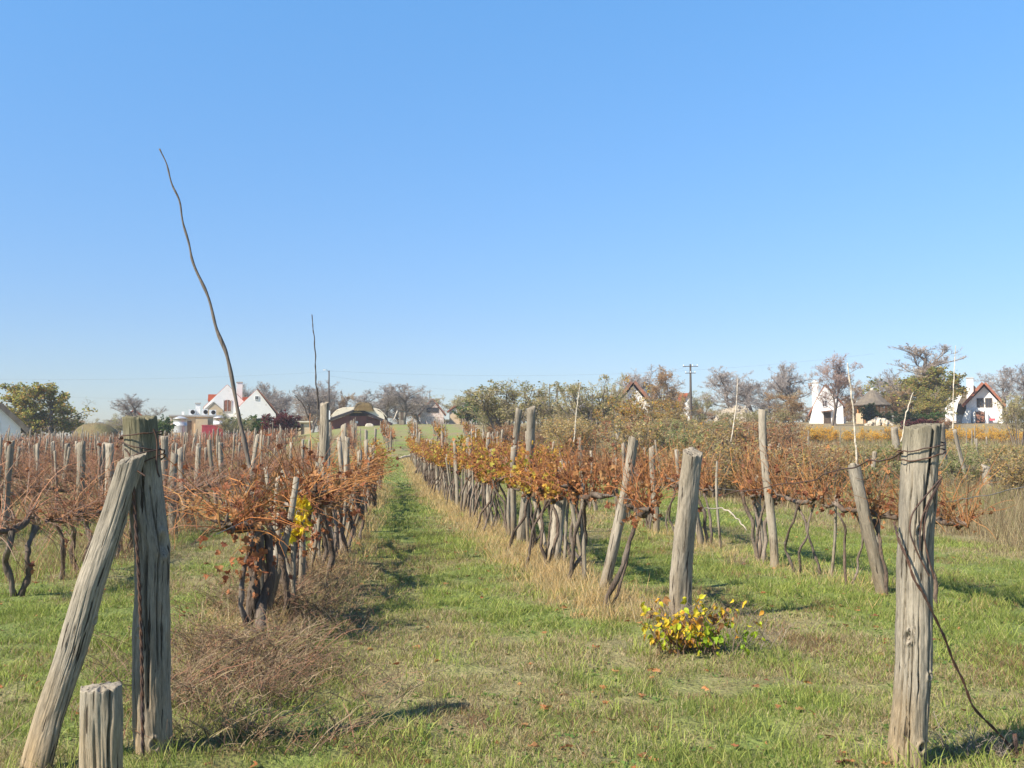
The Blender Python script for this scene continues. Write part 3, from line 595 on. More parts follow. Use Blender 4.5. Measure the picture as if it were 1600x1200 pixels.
    return tr, ca, lf
def vine_thing(seed, kind):
    tr, ca, lf = vine(seed, kind); e = empty('grape_vine', (0, -60, -20))
    KIDS[e.name] = [tr.build('trunk', M['bark'], e, True), ca.build('canes', M['cane'], e), lf.build('leaves', M['leaf'], e)]
    return e
def vine_single(seed, kind, low=False):
    mb = MB(); tr, ca, lf = vine(seed, kind, low)
    for j, b in enumerate((tr, ca, lf)):
        for a in ('v', 'c'): getattr(mb, a).extend(getattr(b, a))
        mb.q += [q + mb.n for q in b.q]; mb.t += [q + mb.n for q in b.t]; mb.qm += [q * 0 + j for q in b.qm]; mb.tm += [q * 0 + j for q in b.tm]; mb.n += b.n
    return mb
VM = [M['bark'], M['cane'], M['leaf']]
kinds = {'left': 5, 'left_big': 3, 'right': 5, 'right_yel': 5, 'third': 5, 'field': 6, 'left_yel': 1}
PROTO = {k: [vine_thing(1000 + 50 * i + j, k) for j in range(n)] for i, (k, n) in enumerate(kinds.items())}
FAR = {k: [vine_single(3000 + 50 * i + j, k, False).build('grape_vine', VM) for j in range(min(n, 4))] for i, (k, n) in enumerate(kinds.items()) if k in ('right_yel', 'field', 'left', 'third')}
for k in FAR:
    for o in FAR[k]: o.location = (0, -60, -20)
LOW = {k: [vine_single(5000 + 50 * i + j, k, True) for j in range(4)] for i, k in enumerate(('right_yel', 'field', 'third'))}
rng = np.random.default_rng(7); V = []        # (x, y, kind, row)
def row(f, y0, y1, sp, kindf, name, miss=.04):
    y = y0
    while y < y1:
        if rng.random() > miss: V.append((float(f(y)) + rng.normal(0, .05), y, kindf(y), name))
        y += sp * rng.uniform(.85, 1.15)
row(LX, 7.8, 26.5, .62, lambda y: 'left_big' if y < 11 else 'left', 'left')
V.append((-.52, 27.2, 'left_yel', 'left')); row(LX, 28, 36, .9, lambda y: 'left' if rng.random() < .6 else 'right_yel', 'left')
row(RX, 9.0, 60, .7, lambda y: 'right' if y < 11.2 else ('right_yel' if rng.random() < .8 else 'right'), 'right', .02)
row(R3, 9.5, 60, .85, lambda y: 'third' if y < 26 else 'right_yel', 'third', .05)
V.append((5.1, 8.85, 'third', 'third'))
for k in range(15):
    X0 = -3.75 - 2.9 * k; ys = max(9.3 if k else 10.3, -X0 / .40 - 1.5); ye = 112
    if X0 > -13: ye = max(56, min(112, (-X0 - 1) / .085))
    row(lambda y, X0=X0: X0 + .2 * math.sin(y * .05 + k), ys, ye, 1.05 if k < 4 else 1.25, lambda y: 'field', 'field%d' % k)
for X0, dx in ((1.5, .012), (3.3, .03), (5.6, .05), (8.0, .08)):
    row(lambda y, a=X0, b=dx: a + b * (y - 66), 66 + (X0 > 3) * 3, 118, 1.5, lambda y: 'third' if rng.random() < .6 else 'right_yel', 'upper', .25)
row(lambda y: -.15 - .02 * (y - 66), 67, 112, 1.3, lambda y: 'third', 'upper', .15)
row(lambda y: -2.3 - .045 * (y - 58), 58, 118, 1.5, lambda y: 'field', 'upper', .2)
row(lambda y: -3.9 - .065 * (y - 58), 58, 118, 1.5, lambda y: 'field', 'upper', .2)
V = [v for v in V if not (v[3] == 'right' and abs(v[1] - 9.75) < .33)]
V.sort(key=lambda v: math.hypot(v[0], v[1]))
ORD = ['nearest', 'second', 'third', 'fourth', 'fifth', 'sixth', 'seventh', 'eighth', 'ninth', 'tenth']
RO = ['first', 'second', 'third', 'fourth', 'fifth', 'sixth', 'seventh', 'eighth', 'ninth', 'tenth', 'eleventh', 'twelfth', 'thirteenth', 'fourteenth', 'fifteenth']
cnt = {}; NI = 296; lowmb = MB()
def merge(mb, src, x, y, z, rz, sc):
    c, s = math.cos(rz), math.sin(rz)
    for v in src.v:
        w = v * sc; mb.v.append(np.stack([w[:, 0] * c - w[:, 1] * s + x, w[:, 0] * s + w[:, 1] * c + y, w[:, 2] + z], -1))
    mb.c.extend([q * rng.uniform(.85, 1.15) for q in src.c]); mb.q += [q + mb.n for q in src.q]; mb.t += [q + mb.n for q in src.t]; mb.qm += src.qm; mb.tm += src.tm; mb.n += src.n
for i, (x, y, kind, rw) in enumerate(V):
    z = float(gz(x, y)) - .01; rz = rng.choice([0, math.pi]) + rng.normal(0, .12); sc = rng.uniform(.92, 1.1)
    if kind == 'left_yel': sc = .95
    if i >= NI:
        k = kind if kind in LOW else ('field' if kind == 'left' else 'right_yel'); merge(lowmb, LOW[k][int(rng.integers(0, 4))], x, y, z, rz, sc); continue
    cnt[rw] = cnt.get(rw, 0) + 1; c = cnt[rw]
    desc = {'left_big': 'gnarled dark vine', 'left': 'bare vine with orange canes', 'left_yel': 'bushy vine still full of yellow green leaves', 'right': 'vine with dried canes', 'right_yel': 'orange and yellow vine',
            'third': 'upright orange vine', 'field': 'low bare vine with reddish canes'}[kind]
    where = {'left': 'in the row left of the grass path', 'right': 'in the row right of the grass path', 'third': 'in the third row, left of the right end post', 'upper': 'on the slope beyond the log'}.get(rw)
    grp = {'left': 'vines of the row left of the path', 'right': 'vines of the row right of the path', 'third': 'vines of the third row at right', 'upper': 'vines on the far slope'}.get(rw, 'bare vines of the field at left')
    if kind == 'left_yel': lab = 'bushy vine full of yellow green leaves at the far end of the left row'
    elif where and c <= 10: lab = '%s %s %s' % (ORD[c - 1], desc, where)
    elif where: lab = '%s further up %s' % (desc, where[3:]); grp += ', ' + kind.replace('_', ' ')
    elif rw == 'field0' and c <= 8: lab = '%s low vine in the first field row left of the left end post' % ORD[c - 1]
    else: fr = int(rw[5:]); lab = 'low bare vine with reddish canes in the %s field row left of the path' % (RO[fr]); grp = 'bare vines of the %s field row' % RO[fr]
    lst = PROTO[kind] if (math.hypot(x, y) < 30 or kind not in FAR) else FAR[kind]
    dup(lst[int(rng.integers(0, len(lst)))], (x, y, z), rz, (sc, sc, sc), label=lab, cat='grapevine', group=grp)
for lst in list(PROTO.values()) + list(FAR.values()):     # the models themselves are not part of the place
    for o in lst:
        for ch in KIDS.get(o.name, []): bpy.data.objects.remove(ch)
        bpy.data.objects.remove(o)
if lowmb.n: tag(lowmb.build('distant_vines', VM), 'mass of small vines in the far part of the vineyard', 'vines', kind='stuff')
print('vines', len(V), cnt)

# posts of the rows
PV = []
for rw, f, y0, y1, sp in (('left', LX, 8.6, 14, .42), ('left', LX, 14, 36, 1.0), ('right', RX, 10.4, 60, .62), ('third', R3, 10, 60, 1.2)):
    y = y0
    while y < y1: PV.append((float(f(y)) + rng.normal(0, .06), y, rw)); y += sp * rng.uniform(.6, 1.4)
for k in range(15):
    X0 = -3.75 - 2.9 * k; y = max(17 if k < 3 else 12, -X0 / .40 - 1.5); ye = 112 if X0 < -13 else max(56, min(112, (-X0 - 1) / .085))
    while y < ye: PV.append((X0 + .2 * math.sin(y * .05 + k) + rng.normal(0, .07), y, 'field%d' % k)); y += 2.6 * rng.uniform(.6, 1.4)
for X0, dx in ((1.5, .012), (3.3, .03), (5.6, .05), (8.0, .08), (-.15, -.02), (-2.4, -.045), (-4.2, -.065)):
    y = 65.5
    while y < 120: PV.append((X0 + dx * (y - 66) + rng.normal(0, .15), y, 'upper')); y += 2.4 * rng.uniform(.6, 1.4)
for i in range(34):
    y = rng.uniform(26, 95); PV.append((float(rng.uniform(.14, .60) * y + 2.6), y, 'wild'))
PV.sort(key=lambda v: math.hypot(v[0], v[1]))
PP = [post_mb(h, r * 1.08, r * .9, 300 + i, 12, 9, bend=.025, slant=.6) for i, (h, r) in enumerate([(1.40, .045), (1.5, .05), (1.42, .038), (1.62, .042), (1.32, .055), (1.45, .033), (1.85, .04), (1.38, .06), (1.0, .020), (1.15, .024), (.95, .028), (1.2, .018)])]
PO = [p.build('vineyard_post', M['wood'], smooth=True) for p in PP]
NP = 290 - len(EXP); farp = MB(); pc = {}
for i, (x, y, rw) in enumerate(PV):
    k = int(rng.integers(8, 12)) if (rw in ('left', 'right', 'third') and (y < 13.5 or rng.random() < .55)) else int(rng.integers(0, 8)); z = float(gz(x, y)) - .02
    if rw == 'wild' and k == 6: k = 1
    rz, tx, ty, s = rng.uniform(0, 6.28), rng.normal(0, .05 if k < 8 else .13), rng.normal(0, .05 if k < 8 else .1), rng.uniform(.93, 1.08)
    if i >= NP: merge(farp, PP[k], x, y, z, rz, s); continue
    pc[rw] = pc.get(rw, 0) + 1; c = pc[rw]
    where = {'left': 'the row left of the path', 'right': 'the row right of the path', 'third': 'the third row, beyond its tall slim post', 'wild': 'the scrub at right', 'upper': 'the far slope', }.get(rw) or 'the %s row of the red field at left' % RO[int(rw[5:])]
    lab = ('%s small grey post in %s' % (ORD[c - 1], where)) if c <= 8 and rw in ('left', 'right', 'third') else 'small weathered post standing in %s' % where
    o = dup(PO[k], (x, y, z), 0, (s, s, s), label=lab, cat='post', group='small posts in ' + where); o.rotation_euler = (tx, ty, rz)
for o in PO: bpy.data.objects.remove(o)
if farp.n: tag(farp.build('distant_posts', M['wood'], smooth=True), 'mass of tiny posts in the far part of the vineyard', 'posts', kind='stuff')
print('posts', len(PV), pc)
for f, y0, y1, h, lab in ((LX, 6.5, 34, .90, 'wire strung along the trunks of the left row'), (RX, 8.6, 58, .93, 'wire strung along the trunks of the right row'), (R3, 9.6, 58, .88, 'wire strung along the trunks of the third row')):
    strand('trellis_wire', [[float(f(y)), y, h + float(gz(f(y), y))] for y in np.arange(y0, y1, 2.5)], .0028, lab, 'wire', m='steelwire', n=150, wob=.03)

# tall rods
def rod(pts, Y, r, lab, m='pole', wob=.012):
    rj = np.random.default_rng(int(pts[0][0])); r = list(np.interp(np.linspace(0, 1, 34), np.linspace(0, 1, len(r)), r) * rj.uniform(.75, 1.3, 34)); strand('tall_rod', [at(px, py, Y) for px, py in pts], r, lab, 'rod', m=m, n=90, wob=wob)
rod([(392, 730), (372, 655), (357, 575), (340, 510), (322, 455), (296, 398), (288, 345), (275, 305), (262, 262), (248, 231)], 8.5, [.018, .013, .008, .0055], 'very tall dark bent rod leaning left high into the sky', 'tree_bark', .03)
rod([(497, 640), (494, 600), (492, 540), (487, 491)], 12.2, [.012, .007, .005], 'thin dark rod rising straight above the tall knobbly post', 'pole')
rod([(1338, 735), (1337, 690), (1331, 620), (1324, 567)], 9.8, [.011, .009, .006], 'thin pale rod standing on the leaning post of the third row', 'stone')
rod([(1489, 670), (1490, 600), (1493, 540)], 24, [.02, .014, .009], 'thin grey rod in front of the far right house', 'stone')
rod([(897, 690), (901, 640), (907, 597)], 28, [.022, .018, .012], 'thin pale rod above the scrub, left of the autumn tree', 'stone')
rod([(1408, 690), (1416, 645), (1427, 612)], 12, [.010, .008, .005], 'thin tan rod leaning right just left of the right end post', 'stone')
rod([(1142, 690), (1150, 640), (1153, 590)], 32, [.02, .018, .012], 'thin pale rod above the scrub in front of the stone heap', 'stone')
rod([(486, 672), (483, 655), (474, 632), (460, 617)], 14, [.010, .008, .005], 'thin bent twig left of the tall knobbly post', 'pole')
# ------------------------------------------------------------------ trees and shrubs
def tree_parts(seed, kind):
    """unit-height tree: (trunk builder, twig builder, leaf builder or None)"""
    rng = np.random.default_rng(seed); tr, tw, lf = MB(), MB(), MB()
    cfg = dict(bare=dict(stems=1, h0=.55, n=(14, 9, 9, 7), r0=.014, up=.45, ratio=(.62, .55, .5, .5), spr=.6, leaf=0),
               tall=dict(stems=1, h0=.75, n=(18, 9, 8, 6), r0=.016, up=.75, ratio=(.42, .5, .5, .5), spr=.42, leaf=0),
               birch=dict(stems=2, h0=.8, n=(12, 7, 8, 6), r0=.011, up=.7, ratio=(.40, .55, .55, .6), spr=.45, leaf=500),
               olive=dict(stems=3, h0=.5, n=(7, 7, 6, 3), r0=.018, up=.25, ratio=(.75, .6, .5, .45), spr=.95, leaf=14000),
               rust=dict(stems=2, h0=.6, n=(8, 7, 6, 4), r0=.016, up=.35, ratio=(.6, .55, .5, .5), spr=.7, leaf=9000),
               thicket=dict(stems=9, h0=.62, n=(6, 6, 5, 4), r0=.009, up=.55, ratio=(.5, .5, .55, .55), spr=.55, leaf=3800),
               autumn=dict(stems=9, h0=.72, n=(6, 6, 5, 3), r0=.007, up=.7, ratio=(.42, .45, .5, .55), spr=.5, leaf=3600),
               shrub=dict(stems=14, h0=.6, n=(4, 5, 4, 0), r0=.010, up=.4, ratio=(.6, .55, .5, .5), spr=.7, leaf=2600),
               hedge=dict(stems=14, h0=.55, n=(5, 5, 3, 0), r0=.010, up=.3, ratio=(.6, .5, .5, .5), spr=.8, leaf=7000))[kind.split('_')[0]]
    ns = cfg['stems']; K = 6; t = np.linspace(0, 1, K)
    P = np.zeros((ns, K, 3)); 
    for i in range(ns):
        a = rng.uniform(0, 6.28); sp = (0 if ns == 1 else rng.uniform(.0, .10 if ns < 5 else .28)); ln = rng.uniform(.02, .12) if ns < 5 else rng.uniform(.02, .30)
        P[i] = np.stack([np.cos(a) * (sp * .5 + ln * t ** 1.4), np.sin(a) * (sp * .5 + ln * t ** 1.4), cfg['h0'] * rng.uniform(.75, 1) * t - .01], -1) + rng.normal(0, .008, (K, 3)) * (t > 0)[:, None]
    R = np.linspace(1, .45, K)[None] * cfg['r0'] * rng.uniform(.8, 1.2, (ns, 1)); tr.tubes(P, R, 6)
    pal = {'bare': [(.33, .28, .25), (.38, .33, .29), (.28, .24, .21)], 'tall': [(.38, .31, .25), (.32, .26, .21)], 'birch': [(.42, .31, .27), (.36, .26, .22)]}.get(kind.split('_')[0], [(.34, .28, .17), (.40, .33, .20)])
    cur, ln = P, np.full(ns, cfg['h0'])
    for l, n in enumerate(cfg['n']):
        if not n: break
        T = len(cur); pi = np.repeat(np.arange(T), n); t0 = rng.uniform(.28 if l == 0 else .15, 1.0, T * n); 
        if l == 0 and ns == 1: t0 = rng.uniform(.35, 1.0, T * n)
        k = t0 * (K - 1); k0 = np.minimum(k.astype(int), K - 2); f = (k - k0)[:, None]
        o = cur[pi, k0] * (1 - f) + cur[pi, k0 + 1] * f; tg = cur[pi, k0 + 1] - cur[pi, k0]; tg /= np.linalg.norm(tg, axis=1, keepdims=True)
        d = tg * .55 + rng.normal(0, cfg['spr'], (T * n, 3)); d[:, 2] += cfg['up'] * (.6 if l < 2 else .3); d /= np.linalg.norm(d, axis=1, keepdims=True)
        L2 = ln[pi] * cfg['ratio'][l] * rng.uniform(.6, 1.15, T * n) * (1.15 - .45 * t0); Q = np.zeros((T * n, K, 3)); Q[:, 0] = o; dd = d
        for j in range(1, K):
            dd = dd + rng.normal(0, .16, dd.shape); dd[:, 2] += .05; dd /= np.linalg.norm(dd, axis=1, keepdims=True); Q[:, j] = Q[:, j - 1] + dd * (L2 / (K - 1))[:, None]
        r = max(cfg['r0'] * (.42, .15, .06, .03)[l], .0009)
        b = tr if l == 0 else tw
        cc = pick(np.array(pal), T * n, rng, .2); b.tubes(Q, np.linspace(r, max(r * .35, .0006), K)[None] * np.ones((T * n, 1)), 4 if l < 2 else 3, col=cc)
        cur, ln = Q, L2
    nl = cfg['leaf']
    if nl:
        lp_ = {'birch': [(.30, .14, .08), (.34, .20, .07)], 'olive': [(.18, .18, .06), (.14, .15, .05), (.23, .21, .08), (.27, .20, .08), (.12, .135, .05)], 'olive_y': [(.28, .26, .06), (.19, .21, .05), (.35, .28, .07), (.14, .16, .045), (.30, .18, .06)],
               'rust': [(.32, .19, .10), (.28, .17, .09), (.24, .16, .09), (.36, .23, .10)], 'thicket': [(.25, .23, .09), (.30, .25, .13), (.21, .20, .08), (.34, .28, .14), (.25, .25, .08)], 'thicket_g': [(.19, .21, .08), (.16, .19, .07), (.24, .22, .11), (.28, .26, .11)],
               'autumn': [(.42, .22, .05), (.30, .16, .05), (.22, .12, .05), (.46, .30, .05), (.22, .22, .05)], 'shrub': [(.32, .23, .11), (.28, .18, .08), (.38, .29, .15), (.26, .24, .08), (.40, .26, .08)], 'shrub_r': [(.28, .13, .07), (.24, .12, .06), (.33, .20, .09)], 'shrub_g': [(.17, .20, .07), (.20, .22, .08), (.26, .23, .11)],
               'shrub_y': [(.75, .47, .04), (.64, .40, .04), (.66, .30, .04), (.42, .32, .07)], 'hedge': [(.04, .06, .02), (.05, .075, .025), (.035, .05, .02)], 'hedge_r': [(.11, .025, .03), (.08, .02, .025), (.14, .04, .035)], 'hedge_g': [(.06, .10, .025), (.08, .13, .03), (.05, .08, .02)]}[kind]
        i = rng.integers(0, len(cur), nl); k = rng.integers(1, K, nl); p = cur[i, k] + rng.normal(0, .012, (nl, 3))
        c = pick(np.array(lp_), nl, rng, .22); g = vn(p[:, 0] * 9, p[:, 1] * 9, p[:, 2] * 9, seed)
        c = c * 1.35 * (.72 + .56 * g)[:, None]; keep = vn(p[:, 0] * 7 + 5, p[:, 1] * 7, p[:, 2] * 7, seed + 2) > .30
        leaves(lf, p[keep], {'hedge': .030, 'shrub': .019, 'thicket': .013, 'autumn': .014, 'olive': .014, 'rust': .010, 'birch': .012}[kind.split('_')[0]], c[keep], rng, 'quad', .3, .1)
    return tr, tw, lf
TP = {}
M['leaf_far'] = mat('tree_leaf', rough=.7, var=.15, scale=5, bump=0, attr=True, transl=.5, rnd=.08)
def tree_proto(kind, i):
    if (kind, i) not in TP:
        e = empty('p', (0, -80, -40)); tr, tw, lf = tree_parts(hash_seed(kind) + i, kind)
        kids = [tr.build('trunk', M['tree_bark'], e, True), tw.build('crown', M['twig'], e)]
        if lf.n: kids.append(lf.build('foliage', M['leaf_far'], e))
        zt = np.percentile(np.concatenate(tw.v)[:, 2], 99.3); xs = np.concatenate(tw.v)[:, 0]; w = np.percentile(xs, 97) - np.percentile(xs, 3)
        TP[(kind, i)] = (e, kids, zt, w)
    return TP[(kind, i)]
def hash_seed(s): return sum(ord(c) * (j + 3) for j, c in enumerate(s)) * 10
def tree(px, Y, top, wpx, kind, var, name, label, cat, group=None, x=None, rz=None):
    e, kids, zt, w = tree_proto(kind, var)
    if x is None: x = at(px, 692, Y)[0]
    z0 = float(gz(x, Y)); dist = math.hypot(x, Y)
    h = (at(px, top, Y)[2] - z0) if px is not None else top
    wid = wpx * Y / F_PX if px is not None else wpx
    r = bpy.data.objects.new(name, None); S.collection.objects.link(r); r.location = (x, Y, z0 - .05); r.rotation_euler = (0, 0, rz if rz is not None else (var * 1.7 + (px or x) * .37))
    r.scale = (wid / w, wid / w, h / zt)
    for k in kids: c = k.copy(); S.collection.objects.link(c); c.parent = r
    return tag(r, label, cat, group)
TREES = [
 (66, 135, 602, 96, 'olive_y', 2, 'bushy_tree', 'broad olive green bushy tree beside the dark roofed house at far left'),
 (212, 150, 617, 58, 'bare', 0, 'bare_tree', 'small round bare tree showing above the left end post'),
 (420, 190, 599, 56, 'bare', 1, 'bare_tree', 'bare tree rising behind the right gable of the double gabled white house'),
 (388, 200, 602, 40, 'bare', 2, 'bare_tree', 'bare tree between chimney and right gable of the double gabled white house'),
 (452, 178, 612, 56, 'bare', 2, 'bare_tree', 'grey bare tree just right of the double gabled white house'),
 (480, 168, 603, 60, 'bare', 3, 'bare_tree', 'bare tree under the thin dark rod, left of the barn'),
 (510, 172, 598, 62, 'bare', 4, 'bare_tree', 'bare tree behind the lamp pole beside the barn'),
 (536, 168, 614, 22, 'rust', 0, 'rusty_tree', 'small rust coloured tree above the left end of the barn roof'),
 (570, 185, 614, 50, 'bare', 0, 'bare_tree', 'low bare tree behind the middle of the barn'),
 (603, 172, 602, 62, 'bare', 1, 'bare_tree', 'bare tree right of the barn roof'),
 (632, 170, 600, 66, 'bare', 3, 'bare_tree', 'bare tree behind the little wooden hut'),
 (655, 184, 616, 42, 'bare', 2, 'bare_tree', 'low bare tree left of the small stone house with a mast'),
 (741, 150, 628, 40, 'hedge_g', 0, 'green_bush', 'fresh green bush left of the big grey green thickets'),
 (722, 150, 640, 30, 'shrub', 1, 'brown_shrub', 'low brown shrub beside the small orange roofed house'),
 (802, 88, 597, 108, 'thicket', 0, 'thicket_bush', 'leftmost big grey green thicket right of the path'),
 (845, 92, 604, 54, 'thicket', 1, 'thicket_bush', 'grey green thicket leaning against the leftmost big thicket on its right side'),
 (768, 95, 622, 50, 'thicket_g', 1, 'thicket_bush', 'lower greenish thicket on the left side of the big thickets'),
 (925, 86, 592, 96, 'thicket', 2, 'thicket_bush', 'big olive thicket between the two utility poles'),
 (893, 90, 622, 46, 'thicket_g', 0, 'thicket_bush', 'lower green thicket left of the big olive thicket'),
 (962, 96, 588, 52, 'thicket', 1, 'thicket_bush', 'tall thicket in front of the old tiled roof'),
 (1000, 60, 596, 96, 'autumn', 0, 'autumn_tree', 'slender many stemmed tree with orange leaves in front of the old tiled house'),
 (980, 74, 630, 70, 'autumn', 1, 'autumn_tree', 'low many stemmed autumn bush in front of the old tiled house on its left'),
 (1140, 78, 640, 60, 'thicket', 2, 'thicket_bush', 'pale twiggy thicket growing in front of the stone heap'),
 (1095, 82, 648, 60, 'thicket_g', 0, 'thicket_bush', 'low greenish thicket left of the pale twiggy thicket by the stone heap'),
 (1205, 80, 640, 56, 'thicket', 0, 'thicket_bush', 'brown thicket behind the tall slim post of the third row'),
 (1046, 70, 622, 60, 'autumn', 1, 'autumn_tree', 'lower many stemmed autumn tree right of the taller one'),
 (1042, 150, 576, 72, 'rust', 1, 'brown_tree', 'round brown tree behind the autumn trees, left of the utility pole'),
 (1005, 165, 574, 64, 'bare', 4, 'bare_tree', 'bare tree whose twigs stick out above the old tiled roof'),
 (1096, 165, 612, 34, 'thicket_g', 1, 'green_bush', 'green bush right of the utility pole with two crossarms'),
 (1142, 170, 574, 78, 'bare', 0, 'bare_tree', 'wide bare tree above the pale stone heap'),
 (1180, 165, 590, 56, 'bare', 2, 'bare_tree', 'bare tree right of the one above the pale stone heap'),
 (1205, 172, 600, 46, 'bare', 3, 'bare_tree', 'low bare tree left of the dark bare tree by the white gable house'),
 (1238, 170, 569, 68, 'bare', 1, 'bare_tree', 'dark bare tree left of the white house with the steep gable'),
 (1240, 118, 612, 56, 'rust', 0, 'brown_tree', 'brown bushy tree touching the left wall of the steep gabled white house'),
 (1300, 138, 556, 66, 'birch', 0, 'birch_tree', 'slender twiggy birch standing in front of the steep gabled white house'),
 (1338, 178, 600, 56, 'rust', 1, 'brown_tree', 'brown tree behind the left side of the thatched pavilion'),
 (1392, 172, 580, 60, 'bare', 4, 'bare_tree', 'pinkish bare tree behind the right side of the thatched pavilion'),
 (1443, 165, 539, 78, 'tall', 0, 'tall_tree', 'tallest bare tree on the horizon, right of the thatched pavilion'),
 (1430, 152, 578, 104, 'olive_y', 0, 'leafy_tree', 'large yellow green leafy tree under the tallest bare tree'),
 (1462, 145, 606, 46, 'olive_y', 1, 'leafy_tree', 'smaller yellow green tree right of the large leafy one'),
 (1400, 150, 606, 36, 'rust', 0, 'rusty_tree', 'rust brown tree touching the right side of the pavilion roof'),
 (1484, 185, 592, 40, 'bare', 2, 'bare_tree', 'bare tree behind the red roofed house'),
 (1574, 175, 574, 66, 'bare', 3, 'bare_tree', 'bare tree behind the far right white house'),
 (1604, 165, 570, 60, 'bare', 1, 'bare_tree', 'bare tree at the right edge of the photo'),
 (1592, 70, 618, 56, 'thicket', 0, 'thicket_bush', 'tan thicket standing at the right edge of the photo'),
 (1361, 141, 631, 24, 'hedge', 0, 'round_bush', 'dark green clipped round bush in front of the pavilion'),
 (1383, 142, 644, 24, 'hedge', 1, 'dark_bush', 'low dark bush right of the clipped round bush'),
 (1415, 130, 640, 44, 'hedge', 1, 'dark_bush', 'dark shady bush under the large leafy tree'),
 (1455, 128, 644, 40, 'hedge_g', 1, 'green_bush', 'green bush right of the dark shady bush'),
 (1440, 112, 655, 34, 'hedge_r', 0, 'red_bush', 'left low reddish bush in front of the far right house'),
 (1475, 112, 652, 46, 'shrub_r', 0, 'red_bush', 'right low reddish bush in front of the far right house'),
 (254, 124, 652, 24, 'hedge_g', 0, 'green_bush', 'green bush left of the flat roofed winery'),
 (362, 126, 645, 40, 'thicket_g', 0, 'dark_bush', 'dark ivy covered bush right of the winery tanks'),
 (386, 132, 650, 44, 'hedge_g', 1, 'green_bush', 'green bush under the right white gable'),
 (408, 128, 655, 34, 'hedge_g', 0, 'green_bush', 'second green bush under the right white gable'),
 (440, 124, 646, 36, 'hedge_r', 0, 'red_bush', 'dark red bush at the right corner of the double gabled white house'),
 (458, 126, 660, 30, 'hedge_g', 1, 'green_bush', 'low green bush right of the dark red bush'),
 (8, 150, 640, 30, 'bare', 0, 'bare_tree', 'bare tree peeking over the house at the left edge'),
]
for px, Y, top, w, kind, var, nm, lab in TREES:
    tree(px, Y, top, w, kind, var, nm, lab, 'bush' if ('bush' in nm or 'shrub' in nm) else 'tree')
rng = np.random.default_rng(21)
for i, px in enumerate(np.arange(-20, 1660, 21)):      # far line of trees closing the view
    px = px + rng.uniform(-8, 8)
    if 120 < px < 185 or 232 < px < 300 or 655 < px < 700: top = 655
    elif 860 < px < 880 or 1080 < px < 1100: top = 640
    else: top = rng.uniform(618, 645) if px > 400 else rng.uniform(640, 652)
    if px < 470 and top < 655: top = max(top, 646)
    tree(px, 215 + rng.uniform(-12, 25), top, rng.uniform(34, 56), rng.choice(['bare', 'rust', 'thicket', 'bare']), int(rng.integers(0, 2)), 'distant_tree', 'grey brown tree in the low line closing the horizon', 'tree', 'distant line of trees')
# scrub of the wild lot
n = 0
while n < 290:
    Y = 24 * (118 / 24) ** rng.random(); kx = rng.uniform(.06, .74); x = kx * Y + 1
    if x < 7.8 + max(0, (Y - 60)) * .02 or (Y < 45 and x < 8.6): continue
    px = 800 + F_PX * math.tan(math.atan2(x, Y) - YAW)
    lim = 694 if px > 1240 else (656 if px > 1090 else (642 if px > 860 else 662))
    hmax = at(px, lim, Y)[2] - float(gz(x, Y)); h = min(rng.uniform(.9, 2.8) * (1 if Y > 35 else .6), hmax)
    if h < .35: h = .35
    zn = next(z for a, z in ((880, 'below the leftmost thicket'), (975, 'below the big olive thicket'), (1070, 'around the autumn trees'), (1190, 'below the pale stone heap'), (1330, 'below the steep white house'), (1480, 'below the pavilion'), (9999, 'below the far right house')) if px < a)
    kind = rng.choice(['shrub', 'shrub_r', 'shrub_g', 'shrub', 'shrub_r'] if px < 1300 else ['shrub', 'shrub', 'shrub_g'])
    tree(None, Y, h, h * rng.uniform(.8, 1.3), kind, int(rng.integers(0, 2)), 'wild_shrub', {'shrub': 'brown leafed wild shrub ' + zn, 'shrub_r': 'dark red wild shrub ' + zn, 'shrub_g': 'green wild shrub ' + zn}[kind], 'shrub', {'shrub': 'brown', 'shrub_r': 'dark red', 'shrub_g': 'green'}[kind] + ' shrubs ' + zn, x=x, rz=rng.uniform(0, 6.28))
    n += 1
for i in range(66):     # yellow band
    px = 1258 + i * 5.4 + rng.uniform(-3, 3); Y = 80 + rng.uniform(-2, 2)
    if 1308 < px < 1322 or rng.random() < .22: continue
    tree(px, Y, 667 + rng.uniform(-4, 10), rng.uniform(12, 24), 'shrub_y', i % 2, 'yellow_vine', 'yellow leaved vine in the bright band below the houses at right', 'grapevine', 'yellow vines below the right houses')
for px, Y, top in ((1082, 100, 655), (1096, 101, 656), (1106, 100, 659), (1182, 100, 668), (1190, 98, 670)):
    tree(px, Y, top, 20, 'shrub_y', 0, 'yellow_vine', 'orange yellow vine glowing in the scrub between the utility pole and the stone heap', 'grapevine', 'yellow vines in the scrub')
for (k, i), (e, kids, _, _) in TP.items():
    for c in kids: bpy.data.objects.remove(c)
    bpy.data.objects.remove(e)

